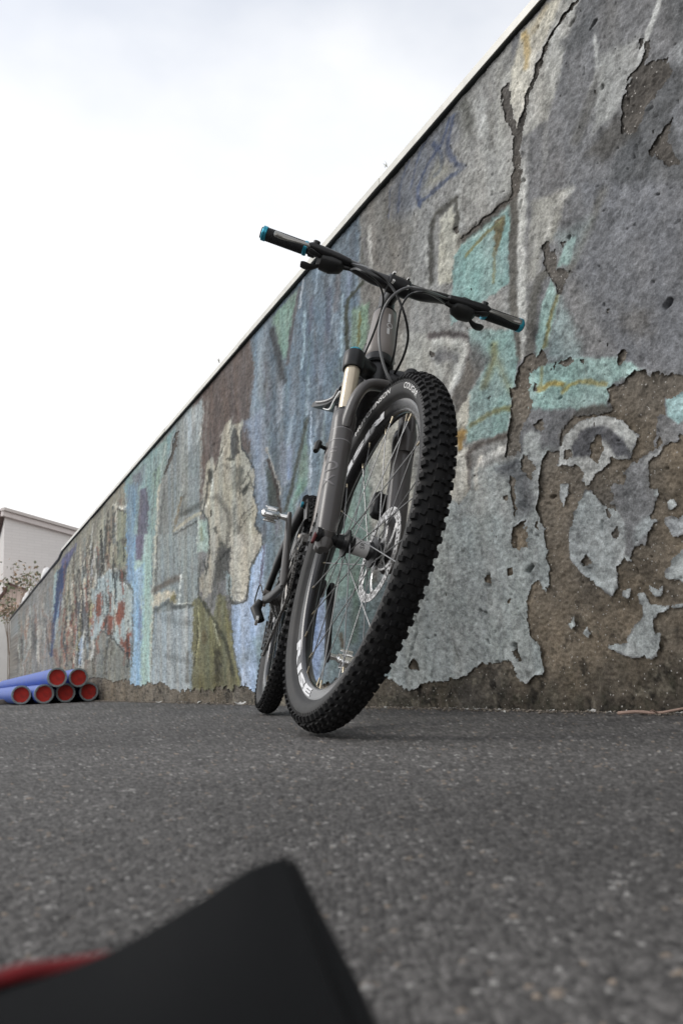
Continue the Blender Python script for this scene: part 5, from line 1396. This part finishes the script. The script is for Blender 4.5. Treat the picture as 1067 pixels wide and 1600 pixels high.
for r_, y_, nt in ((.079, -.050, 40), (.056, -.042, 28)):
    b = MB()
    prof_t = []
    for i in range(nt * 4):
        th = 2 * math.pi * i / (nt * 4); r = r_ + (.0030 if i % 4 in (0, 1) else -.0010)
        prof_t.append((th, r))
    V = []
    for y2 in (y_ - .0018, y_ + .0018):
        for th, r in prof_t: V.append(BB + np.array([math.cos(th) * r, y2, math.sin(th) * r]))
        for th, r in prof_t: V.append(BB + np.array([math.cos(th) * (r_ - .016), y2, math.sin(th) * (r_ - .016)]))
    n = nt * 4; F = []
    for i in range(n):
        j = (i + 1) % n
        F += [(i, j, n + j, n + i), (3 * n + i, 3 * n + j, 2 * n + j, 2 * n + i), (2 * n + i, 2 * n + j, j, i), (n + i, n + j, 3 * n + j, 3 * n + i)]
    b.add(V, F)
    for i in range(4):
        th = CA + math.pi / 4 + i * math.pi / 2; e = np.array([math.cos(th), 0, math.sin(th)])
        b.tube([BB + BY * (y_ - .004) + e * .012, BB + BY * (y_ - .001) + e * (r_ - .014)], [.009, .006], 8, flat=(.4, 1), updir=BY)
    b.build('chainring', chain_m if r_ > .06 else black_al, cr_, 30)
cs = bpy.data.objects.new('cassette', None)
b = MB()
for i, r_ in enumerate(np.linspace(.069, .024, 9)):
    y_ = -.022 - i * .0041
    b.lathe([(y_ - .0009, r_ - .012), (y_ - .0009, r_), (y_ + .0009, r_), (y_ + .0009, r_ - .012)], AXR, BY, (1, 0, 0), 48, closed=True)
b.build('cassette', chain_m, rwheel, 30)
bpy.data.objects.remove(cs)
# chain as single links
RDc = AXR + np.array([.028, -.045, -.075]); RDl = AXR + np.array([.060, -.045, -.155])
path = [BB + np.array([.0, -.050, .081]), AXR + np.array([0, -.045, .047])]
arc = [AXR + np.array([math.cos(t) * .047, -.045, math.sin(t) * .047]) for t in np.linspace(math.pi / 2, math.pi * 1.35, 9)]
arc2 = [RDc + np.array([.014, 0, .012]), RDc + np.array([.018, 0, -.01]), RDl + np.array([-.018, 0, .004]), RDl + np.array([-.010, 0, -.018]), RDl + np.array([.010, 0, -.018]), BB + np.array([.0, -.050, -.081])]
arc3 = [BB + np.array([math.sin(t) * .081, -.050, math.cos(t) * .081]) for t in np.linspace(math.pi, 0, 11)][1:]
poly = np.array(path + arc[1:] + arc2 + arc3); sg = np.linalg.norm(np.diff(poly, axis=0), axis=1); cum = np.concatenate([[0], np.cumsum(sg)])
nl = int(cum[-1] / .0127)
for name, par in (('chain', bike),):
    b = MB()
    for i in range(nl):
        s0 = (i + .5) * cum[-1] / nl
        p = np.array([np.interp(s0, cum, poly[:, k]) for k in range(3)]); p2 = np.array([np.interp(min(cum[-1], s0 + .003), cum, poly[:, k]) for k in range(3)]); t = norm(p2 - p + 1e-9)
        w_ = .0032 if i % 2 else .0022
        for s in (-1, 1): b.box(p + BY * s * w_, t, BY, np.cross(t, BY), (.0155, .001, .0075), 0)
        b.cyl(p - t * .0063 - BY * .0038, p - t * .0063 + BY * .0038, .0024, seg=6)
    b.build(name, chain_m, par, 30)
rd = bpy.data.objects.new('rear_derailleur', None); rd.empty_display_size = .03; COL.objects.link(rd); rd.parent = bike
b = MB(); b.tube([AXR + np.array([-.004, -.084, -.014]), AXR + np.array([.004, -.094, -.040]), RDc + np.array([0, -.030, 0])], [.012, .017, .015], 12, flat=(1, .8), updir=BY); b.build('derailleur_body', black_pl, rd)
b = MB(); b.lathe([(-.004, .003), (-.004, .016), (.004, .016), (.004, .003)], RDc - BY * .040, BY, (1, 0, 0), 20, closed=True); b.build('derailleur_clutch', steel, rd)
b = MB()
for dy in (-.009, .009): b.tube([RDc + BY * dy, RDl + BY * dy], [.013, .010], 10, flat=(.2, 1), updir=BY)
b.build('derailleur_cage', black_al, rd)
for q in (RDc, RDl):
    b = MB(); b.lathe([(-.003, .004), (-.003, .018), (.003, .018), (.003, .004)], q, BY, (1, 0, 0), 22, closed=True); b.build('jockey_wheel', black_pl, rd)
b = MB(); b.tube(spline([AXR + np.array([.02, -.085, .01]), AXR + np.array([-.05, -.095, .04]), AXR + np.array([-.075, -.098, -.01]), AXR + np.array([-.02, -.094, -.045])], 6), .0024, 8); b.build('shift_cable', cable_m, rd)
b = MB(); b.box(BB + np.array([-.035, -.052, .098]), (1, 0, .3), BY, (-.3, 0, 1), (.07, .003, .030), 0.2); b.box(BB + np.array([-.035, -.038, .100]), (1, 0, .3), BY, (-.3, 0, 1), (.07, .003, .026), .2); b.box(BB + np.array([-.05, -.030, .125]), (1, 0, 0), BY, (0, 0, 1), (.03, .03, .03), .2)
b.build('front_derailleur', chain_m, bike)
# ------------------------------------------------------------------ far building, shed, shrub
M_plaster = mat('pale_render', (0.72, 0.69, 0.67), 0.9, var=0.06, scale=3, bump=0.4, bscale=60)
n_, l_ = M_plaster.node_tree.nodes, M_plaster.node_tree.links
bk = n_.new('ShaderNodeTexBrick'); bk.inputs['Scale'].default_value = 1.0
bk.inputs['Brick Width'].default_value = 0.25; bk.inputs['Row Height'].default_value = 0.075; bk.inputs['Mortar Size'].default_value = 0.006
bk.inputs['Color1'].default_value = (0.75, 0.72, 0.70, 1); bk.inputs['Color2'].default_value = (0.72, 0.69, 0.67, 1); bk.inputs['Mortar'].default_value = (0.68, 0.65, 0.63, 1)
mpn = n_.new('ShaderNodeMapping'); mpn.inputs['Rotation'].default_value = (math.radians(90), 0, 0)
l_.new(n_['Texture Coordinate'].outputs['Object'], mpn.inputs['Vector']); l_.new(mpn.outputs[0], bk.inputs['Vector']); l_.new(bk.outputs['Color'], n_['Principled BSDF'].inputs['Base Color'])
M_fascia = mat('painted_fascia', (0.66, 0.60, 0.58), 0.6, var=0.08, scale=4)
M_verge = mat('brown_verge', (0.11, 0.06, 0.05), 0.7, var=0.2, scale=10)
M_pink = mat('pinkish_boards', (0.62, 0.50, 0.44), 0.85, var=0.15, scale=6)

pA, pB = at(8, 799, 22.0), at(125, 832, 24.0)
pC = at(-18, 905, 36.0)
bld = empty('pale_building', 'pale grey building with sloping roof edge beyond the far end of the wall', 'building', (pA[0], pA[1], 0))
O_ = np.array([pA[0], pA[1], 0])
e1 = (pB - pA); far = pA + e1 * 3.0
vA, vF = pA - O_, far - O_
back = norm(np.array([pC[0] - pA[0], pC[1] - pA[1], 0])) * 14
b = MB()
b.add([(vA[0], vA[1], 0), (vF[0], vF[1], 0), vF, vA, vA * [1, 1, 0] + back, vF * [1, 1, 0] + back, vF + back, vA + back],
      [(0, 1, 2, 3), (4, 0, 3, 7), (3, 2, 6, 7), (5, 4, 7, 6), (1, 5, 6, 2)])
b.build('outer_wall', M_plaster, bld, smooth=0)
ex = norm(vF - vA); ey = norm(np.array([-ex[1], ex[0], 0]))
if ey[1] > 0: ey = -ey
eu = np.cross(ex, ey); eu = eu if eu[2] > 0 else -eu
b = MB(); Lf = np.linalg.norm(vF - vA)
b.box(vA + ex * (Lf / 2) + ey * .05 - eu * .085, ex, ey, eu, (Lf + .2, .10, .13), 0)
b.build('fascia', M_fascia, bld, smooth=0)
b = MB(); b.box(vA + ex * (Lf / 2) + ey * .075 + eu * .02, ex, ey, eu, (Lf + .24, .16, .075), 0); b.build('roof_edge', mat('roof_trim', (.58, .53, .50), .5, var=.05), bld, smooth=0)
bn = norm(back); bs = np.array([bn[1], -bn[0], 0]); bs = bs if bs[0] < 0 else -bs
b = MB(); b.box(vA + back / 2 + bs * .06 - np.array([0, 0, .05]), bn, bs, (0, 0, 1), (14, .10, .20), 0); b.build('verge_board', M_verge, bld, smooth=0)

# small shed with a brown verge
YS = 20.0
q0, q1, q2 = at(-14, 962, YS), at(17, 914, YS), at(75, 934, YS)
shed = empty('garden_shed', 'small pinkish shed with brown verge boards behind the shrub', 'shed', (q1[0], YS, 0))
So = np.array([q1[0], YS, 0])
a0_, a1_, a2_ = q0 - So, q1 - So, q2 - So
b = MB(); dp = np.array([0, 2.0, 0])
ring = [a0_ * [1, 1, 0] + [0, 0, .9], a2_ * [1, 1, 0] + [0, 0, .9], a2_, a1_, a0_]
ring[0][2] = 0; ring[1][2] = 0
V = ring + [p + dp for p in ring]
b.add(V, [(0, 1, 2, 3, 4), (9, 8, 7, 6, 5)] + [(i, (i + 1) % 5, 5 + (i + 1) % 5, 5 + i) for i in range(5)])
b.build('shed_wall', M_pink, shed, smooth=0)
for pa, pb in ((a0_, a1_), (a1_, a2_)):
    b = MB(); m_ = (pa + pb) / 2; d_ = norm(pb - pa); b.box(m_ + [0, -.03, 0.02], d_, (0, 1, 0), np.cross(d_, (0, 1, 0)), (np.linalg.norm(pb - pa) + .05, .14, .045), 0); b.build('verge_board', M_verge, shed, smooth=0)

# second low wall behind with white rounded blocks
M_white = mat('white_block', (0.80, 0.79, 0.78), 0.6, var=0.05)
gw = [(33, 947, 16.2), (38.5, 939, 15.8), (43.5, 931.5, 15.3), (49.5, 923, 14.7), (74, 893, 12.9)]
gp = [at(x, y + 3, Y) for x, y, Y in gw]
gz = 1.60
pa, pb = wall_pt(21.5, 0, -.42), wall_pt(13.0, 0, -.42)
gl = empty('garden_wall', 'low pale garden wall hidden just behind the far end of the graffiti wall', 'wall', tuple(pa))
b = MB(); d_ = norm(pb - pa); b.box((pb - pa) / 2 + np.array([0, 0, .74]), d_, np.cross((0, 0, 1), d_), (0, 0, 1), (np.linalg.norm(pb - pa), .20, 1.48), 0); b.build('wall_body', M_plaster, gl, smooth=0)
b = MB(); b.box((pb - pa) / 2 + np.array([0, 0, 1.495]), d_, np.cross((0, 0, 1), d_), (0, 0, 1), (np.linalg.norm(pb - pa) + .04, .24, .03), .1); b.build('wall_top', M_fascia, gl, smooth=0)
for i, (x, y, Y) in enumerate(gw):
    # put each block on that wall where the photograph shows it
    best = min(np.linspace(0, 1, 400), key=lambda t: abs(project(pa + (pb - pa) * t + np.array([0, 0, 1.9]))[0] - x))
    c = pa + (pb - pa) * best
    ztop = at(x, y - 7, c[1])[2]
    hgt_ = max(.10, ztop - 1.51)
    b = MB(); w0 = .085 if i < 4 else .11
    V = []; 
    b.lathe([(0, .001), (0, w0), (hgt_ * .55, w0 * 1.05), (hgt_ * .8, w0 * .9), (hgt_ * .95, w0 * .55), (hgt_, .001)], (0, 0, 0), (0, 0, 1), (1, 0, 0), 20)
    o = b.build('white_block', M_white, None, 50)
    o.location = (c[0], c[1], 1.51)
    tag(o, ['white rounded block peeping over the wall top, lowest and farthest of the row', 'white rounded block over the wall top, second up from the far end', 'white rounded block over the wall top, third up from the far end',
            'white rounded block over the wall top beside the shrub stems, fourth from the far end', 'wider white rounded block standing apart, nearest along the wall top'][i], 'block', 'white blocks behind the wall top')

# pale yard wall that closes the street beyond the graffiti wall
yw = at(8, 962, 19.2); o_ = np.array([yw[0], yw[1], 0])
yard = empty('yard_wall', 'plain pale yard wall closing the gap left of the graffiti wall', 'wall', tuple(o_))
b = MB(); b.box((0, .1, yw[2] / 2 - .01), (1, .1, 0), (-.1, 1, 0), (0, 0, 1), (6.0, .2, yw[2]), 0); b.build('yard_wall_body', mat('yard_render', (.74, .72, .69), .9, var=.06, scale=4, bump=.3, bscale=40), yard, smooth=0)
b = MB(); b.box((0, .1, yw[2] + .008), (1, .1, 0), (-.1, 1, 0), (0, 0, 1), (6.02, .26, .035), .1); b.build('yard_wall_cap', M_fascia, yard, smooth=0)

# sparse shrub
M_leaf = mat('shrub_leaf', (0.20, 0.21, 0.13), 0.6, var=0.5, scale=9)
M_leaf2 = mat('turning_leaf', (0.42, 0.30, 0.21), 0.6, var=0.5, scale=9)
M_twig = mat('shrub_stem', (0.30, 0.24, 0.19), 0.8, var=0.2)
sc_ = at(18, 1000, 17.6); sc_[2] = 0
shrub = empty('shrub', 'sparse straggling shrub with green and rusty leaves at the far end of the wall', 'shrub', tuple(sc_))
ST = np.array(sc_)
tips = [(4, 905), (22, 880), (30, 900), (40, 905), (50, 884), (46, 898), (55, 905), (62, 905), (12, 930), (20, 935), (8, 945), (15, 950), (3, 955), (24, 945), (66, 900), (2, 935)]
rs = random.Random(3); LV = {0: MB(), 1: MB()}
for k, (tx, ty) in enumerate(tips):
    Yk = 17.0 + rs.uniform(-.2, .9)
    tp = at(tx, ty, Yk) - ST
    ctrl = [np.array([rs.uniform(-.1, .1), rs.uniform(-.1, .1), 0]), np.array([tp[0] * .25, tp[1] * .3, tp[2] * .55]), np.array([tp[0] * .7, tp[1] * .7, tp[2] * .85]), tp]
    pth = spline(ctrl, 6)
    b = MB(); b.tube(pth, np.linspace(.008, .002, len(pth)), 5); b.build('stem', M_twig, shrub)
    for j in range(26):
        t = rs.uniform(.72, 1.0) ** .8 * (len(pth) - 1); i0 = int(min(t, len(pth) - 2))
        p = pth[i0] + (pth[i0 + 1] - pth[i0]) * (t - i0) + np.array([rs.gauss(0, .10), rs.gauss(0, .10), rs.gauss(0, .075)])
        d = norm(np.array([rs.gauss(0, 1), rs.gauss(0, 1), rs.gauss(-.2, .6)])); s = norm(np.cross(d, (rs.gauss(0, 1), rs.gauss(0, 1), rs.gauss(0, 1)))); u_ = np.cross(d, s)
        Ln, Wn = rs.uniform(.05, .10), rs.uniform(.022, .040)
        mb = LV[0 if rs.random() < .62 else 1]
        mb.add([p, p + d * Ln * .5 + s * Wn + u_ * .006, p + d * Ln, p + d * Ln * .5 - s * Wn + u_ * .006, p + d * Ln * .5], [(0, 1, 4), (1, 2, 4), (2, 3, 4), (3, 0, 4)])
LV[0].build('green_foliage', M_leaf, shrub, 0, kind='stuff'); LV[1].build('rusty_foliage', M_leaf2, shrub, 0, kind='stuff')

# ------------------------------------------------------------------ pipes stacked at the wall foot
M_pipe = mat('blue_pipe', (0.05, 0.11, 0.42), 0.5, var=0.15, scale=5, dust=0.12, spec=.3)
M_lip = mat('pipe_lip', (0.24, 0.27, 0.275), 0.75, var=0.25, scale=30, bump=0.3)
M_red = mat('red_lining', (0.42, 0.020, 0.012), 0.7, var=0.25, scale=30, bump=0.3, bscale=60)
PR = 0.076
plist = [  # photo centre of the open end, label
    (141, 1080, 'blue pipe with red inside, lying lowest and closest to the wall'),
    (103.5, 1081, 'blue pipe with red inside, lying on the ground second from the wall'),
    (70, 1082, 'blue pipe with red inside, lying on the ground third from the wall'),
    (40, 1076.5, 'blue pipe with red inside, outermost on the ground and farthest from the wall'),
    (125, 1054.5, 'upper blue pipe with red inside, resting on the two pipes by the wall'),
    (84, 1055, 'upper blue pipe with red inside, the outer one of the two on top'),
]
tilt_dir = norm(WT)
made = []
for i, (x, y, lab) in enumerate(plist):
    z = PR + .004 if i < 4 else PR + .004 + 1.55 * PR
    d = ray(x, y)
    # the end sits in the plane z = const that the photograph shows, kept clear of the wall
    Yd = [7.62, 7.50, 7.38, 7.5, 7.5, 7.3][i]
    p = at(x, y, Yd); p[2] = z
    made.append(p)
foot_off = [(-(made[i] - W0) @ -WN) for i in range(6)]
for i in range(4):       # keep the lower row apart and off the wall
    o_ = max((made[i] - W0) @ WN, PR * 1.08 + .012) if i == 0 else max((made[i] - W0) @ WN, foot_off[i - 1] + (0, 2.55, 2.3, 2.12)[i] * PR)
    made[i] = made[i] + WN * (o_ - (made[i] - W0) @ WN); foot_off[i] = o_
for k, (a_, b_) in ((4, (0, 1)), (5, (1, 2))):
    m_ = (foot_off[a_] + foot_off[b_]) / 2; h_ = (foot_off[b_] - foot_off[a_]) / 2
    made[k] = made[k] + WN * (m_ - (made[k] - W0) @ WN); made[k][2] = PR + .004 + math.sqrt(max(.001, (2 * PR + .002) ** 2 - h_ ** 2))
for i, (x, y, lab) in enumerate(plist):
    p = made[i]; ln = 5.6 + .3 * (i % 3)
    t = empty('blue_pipe', lab, 'pipe', tuple(p), 'pipes stacked at the foot of the wall')
    ax = norm(WT + np.array([0, 0, .0]) + WN * (.0 if i < 3 else .0))
    b = MB(); b.lathe([(.004, PR - .0075), (.004, PR), (ln, PR), (ln, PR - .0075)], (0, 0, 0), ax, (0, 0, 1), 40); b.build('pipe_wall', M_pipe, t, 40)
    b = MB(); rg = np.random.default_rng(50 + i)
    n = 56; V = []; th = np.arange(n) * 2 * math.pi / n; e1_ = np.array([0, 0, 1.0]); e2_ = np.cross(ax, e1_)
    jag = np.abs(rg.normal(0, .0022, n))
    for h_, r_ in ((.02, PR + .002), (-.001, PR + .002), (-.002, PR - .002), (.0, PR - .010), (.025, PR - .011)):
        rr_ = r_ - (jag if r_ < PR - .005 else 0 * jag)
        V.append(ax * h_ + np.cos(th)[:, None] * rr_[:, None] * e1_ + np.sin(th)[:, None] * rr_[:, None] * e2_)
    F = [(k * n + j, k * n + (j + 1) % n, (k + 1) * n + (j + 1) % n, (k + 1) * n + j) for k in range(4) for j in range(n)]
    b.add(np.vstack(V), F); b.build('pipe_lip', M_lip, t, 50)
    b = MB(); b.lathe([(ln, PR - .009), (.035, PR - .0095), (.020, PR - .013), (.024, PR * .5), (.026, .001)], (0, 0, 0), ax, (0, 0, 1), 40); b.build('pipe_plug', M_red, t, 50)
# dark short stub tucked between the upper pipe and the wall
p = at(146, 1060, 8.05); b = MB()
t = empty('pipe_stub', 'short dark pipe stub wedged between the upper pipe and the wall', 'pipe', tuple(wall_pt(8.35 / CWD, 0.215, .075)))
b.lathe([(0, .036), (0, .046), (.5, .046), (.5, .036)], (0, 0, 0), norm(WT), (0, 0, 1), 24, closed=True); b.build('stub_wall', mat('dark_pipe', (.05, .03, .04), .5), t)
b = MB(); b.lathe([(.02, .037), (.02, .001)], (0, 0, 0), norm(WT), (0, 0, 1), 24); b.build('stub_plug', M_red, t)
# weathered bearer under the pipes
M_wood = mat('grey_timber', (0.16, 0.14, 0.12), 0.85, var=0.35, scale=14, bump=0.5)
c = wall_pt(9.6, 0, .50); o = MB().box((0, 0, 0), norm(WN), norm(WT), (0, 0, 1), (1.5, .16, .045), .08).build('timber_bearer', M_wood, None, 0)
gq = at(-10, 1094, 8.4); o.location = (gq[0], gq[1], .0225); tag(o, 'weathered grey timber bearer lying beside the outer blue pipe', 'timber')

# ------------------------------------------------------------------ litter at the wall foot
M_twig2 = mat('dry_twig', (0.36, 0.25, 0.20), 0.8, var=0.25, scale=60, bump=0.4)
def ground_at(x, y):
    d = ray(x, y); t = -CAM_H / d[2]; return np.array([d[0] * t, d[1] * t, 0.0])
g0, g1, g2, g3 = [wall_pt(at_wall(x, 600)[0], 0, o_) for x, o_ in ((957, .075), (1006, .06), (1030, .05), (1056, .03))]
pth = spline([g0 + [0, 0, .003], (g0 + g1) / 2 + [0, 0, .006], g1 + [0, 0, .004], g2 + [0, 0, .010], g3 + [0, 0, .018]], 6)
c0 = pth.mean(0) * [1, 1, 0]
tw_ = empty('dry_twig', 'thin pinkish dry twig lying at the foot of the wall on the right', 'twig', tuple(c0))
b = MB(); b.tube(pth - c0, np.linspace(.0036, .0018, len(pth)), 7); b.build('twig_stem', M_twig2, tw_)
k_ = len(pth) // 2
b = MB(); b.tube([pth[k_] - c0, pth[k_] - c0 + np.array([-.012, -.01, .006]), pth[k_] - c0 + np.array([-.022, -.022, .004])], [.002, .0016, .001], 6); b.build('side_shoot', M_twig2, tw_)

M_flake = mat('fallen_paint', (0.50, 0.49, 0.46), 0.7, var=0.2, scale=80)
fl = [(736, 1106, 'pale curled paint flake by the wall foot right of the front tyre'), (748, 1107, 'second pale curled paint flake by the wall foot right of the front tyre')]
fx = [605, 628, 640, 668, 700, 722, 734, 741, 748, 764, 772, 790, 815, 850, 905, 955, 985, 1040, 230, 262, 282, 300, 318, 345, 372, 385]
for i, x in enumerate(fx):
    Lk = at_wall(x, 700)[0]; of = .018 + abs(NR.normal(0, .045)); s_ = NR.uniform(.006, .017) * (1.0 if x > 500 else 2.2)
    p = wall_pt(Lk, 0, of); a_ = NR.uniform(0, 6.28); e_ = np.array([math.cos(a_), math.sin(a_), 0]); f_ = np.array([-e_[1], e_[0], 0])
    V = []; nn = 5
    for j in range(nn):
        u_ = j / (nn - 1) - .5
        wv_ = s_ * .42 * (1 - abs(u_) * .9) * NR.uniform(.7, 1.2)
        for sg_ in (-1, 1): V.append(e_ * u_ * s_ * 1.3 + f_ * wv_ * sg_ + np.array([0, 0, .0012 + s_ * (.9 * u_ * u_ + .12 * (sg_ > 0))]))
    V2 = [v + np.array([0, 0, .0008]) for v in V]
    n = len(V); F = [(2 * j, 2 * j + 1, 2 * j + 3, 2 * j + 2) for j in range(nn - 1)]; F2 = [tuple(q + n for q in f[::-1]) for f in F]
    rim_ = [0, 2, 4, 6, 8, 9, 7, 5, 3, 1]; sd_ = [(rim_[j], rim_[(j + 1) % 10], rim_[(j + 1) % 10] + n, rim_[j] + n) for j in range(10)]
    o = MB().add(V + V2, F + F2 + sd_).build('paint_flake', M_flake, None, 0)
    o.location = tuple(p)
    tag(o, 'small pale curled paint flake fallen on the asphalt at the wall foot', 'paint flake', 'paint flakes fallen at the wall foot')

# crumbs of render and grit along the foot
M_grit = mat('grit', (0.22, 0.19, 0.155), 0.9, var=0.5, scale=120)
b = MB()
for i in range(1500):
    Lk = NR.uniform(1.2, 8.5) if i % 3 else NR.uniform(1.2, 3.5); of = .010 + abs(NR.normal(0, .035)); s_ = NR.uniform(.0010, .0034) * (1 + .12 * Lk)
    p = wall_pt(Lk, s_ * .3, of); q_ = NR.normal(0, .25, (6, 3))
    V = [p + s_ * (np.array(v) + q_[k]) * [1, 1, .7] for k, v in enumerate([(1, 0, 0), (-1, 0, 0), (0, 1, 0), (0, -1, 0), (0, 0, 1), (0, 0, -1)])]
    b.add(V, [(0, 2, 4), (2, 1, 4), (1, 3, 4), (3, 0, 4), (2, 0, 5), (1, 2, 5), (3, 1, 5), (0, 3, 5)])
b.build('grit', M_grit, None, 0, kind='stuff')

# grass sprouting on the coping
M_grass = mat('dry_grass', (0.14, 0.13, 0.07), 0.7, var=0.3)
for (x, y, lab) in ((612, 274, 'few dry grass blades sprouting on the coping above the handlebar stem'), (349, 577, 'few dry grass blades sprouting on the coping far along the wall')):
    Lk = at_wall(x, y)[0]; p = wall_pt(Lk, WALL_H + .046, .02)
    o = empty('grass_tuft', lab, 'grass', tuple(p), 'grass tufts on the coping')
    sc2 = 0.8 if x > 500 else 1.2
    for j in range(7):
        d = np.array([NR.normal(0, .35), NR.normal(0, .35), 1.0]); hh = NR.uniform(.012, .028) * sc2
        b = MB(); b.tube([(NR.normal(0, .004), NR.normal(0, .004), -.004), d * hh * .5, d * hh + np.array([NR.normal(0, .006), NR.normal(0, .006), -.002])], [.0007 * sc2, .0006 * sc2, .0002], 4); b.build('blade', M_grass, o)

# ------------------------------------------------------------------ camera strap lying in front of the lens
M_strap = mat('black_neoprene', (0.0068, 0.0074, 0.0082), 0.8, var=0.15, scale=300, bump=0.35, bscale=2500, spec=0.35)
M_piping = mat('red_piping', (0.17, 0.006, 0.009), 0.8, var=0.2, scale=400, bump=0.3, bscale=2000)
topc = spline([at(-330, 1690, .150), at(-120, 1600, .160), at(0, 1552, .168), at(160, 1492, .178), at(300, 1414, .187), at(385, 1360, .194), at(444, 1338, .200)], 8)
botc = []
rb, lb = at(655, 1800, .186), at(-330, 2400, .135)
for i, p in enumerate(topc):
    t = i / (len(topc) - 1)
    q = lb * (1 - t) + rb * t; q[2] = .003; botc.append(q)
botc = np.array(botc)
strap = empty('camera_strap', 'black camera strap with red edging folded on the asphalt close to the camera', 'camera strap', tuple((botc.mean(0)) * [1, 1, 0]))
So = np.array(botc.mean(0)) * [1, 1, 0]
nu, nv = len(topc), 16


def sheet(T_, B_, thick, bulge):
    V = []; nu_ = len(T_)
    nrm = np.array([-.35, -1.0, .35]); nrm = norm(nrm)
    fr, bk_ = [], []
    for i in range(nu_):
        for j in range(nv):
            t = j / (nv - 1)
            p = T_[i] * (1 - t) + B_[i] * t + nrm * bulge * math.sin(math.pi * t)
            fr.append(p); bk_.append(p - nrm * thick)
    F = []
    n = nu_ * nv
    for i in range(nu_ - 1):
        for j in range(nv - 1):
            a = i * nv + j; F += [(a, a + 1, a + nv + 1, a + nv), (n + a + nv, n + a + nv + 1, n + a + 1, n + a)]
    for i in range(nu_ - 1):
        a = i * nv; F.append((a, a + nv, n + a + nv, n + a)); a = i * nv + nv - 1; F.append((a + nv, a, n + a, n + a + nv))
    for j in range(nv - 1):
        F.append((j + 1, j, n + j, n + j + 1)); a = (nu_ - 1) * nv + j; F.append((a, a + 1, n + a + 1, n + a))
    return np.array(fr + bk_) - So, F


V, F = sheet(topc, botc, .0022, .006)
MB().add(V, F).build('strap_front', M_strap, strap, 60)
# the strap turns back on itself at the right-hand fold and runs away behind, lower
T2 = topc[:-1] + np.array([.0, .006, 0]); T2[:, 2] -= np.interp(np.arange(len(T2)), [0, len(T2) * .36, len(T2) * .55, len(T2) - 1], [-.0030, -.0006, .0040, .0060])
B2 = botc[:-1] + np.array([0, .010, 0])
V, F = sheet(T2, B2, .0022, .004)
MB().add(V, F).build('strap_back', M_strap, strap, 60)
fold = []
b = MB(); e0, e1_ = topc[-1] - So, botc[-1] - So
b.tube([e0 + [-.001, .004, -.003], e0 * .5 + e1_ * .5 + [-.001, .006, 0], e1_ + [-.001, .006, 0]], [.0034, .004, .0042], 12); b.build('fold', M_strap, strap, 60)
ed = T2[: int(len(T2) * .62)] - So + np.array([0, -.001, .0006])
b = MB(); b.tube(ed, .0015, 10); b.build('red_edging', M_piping, strap, 60)
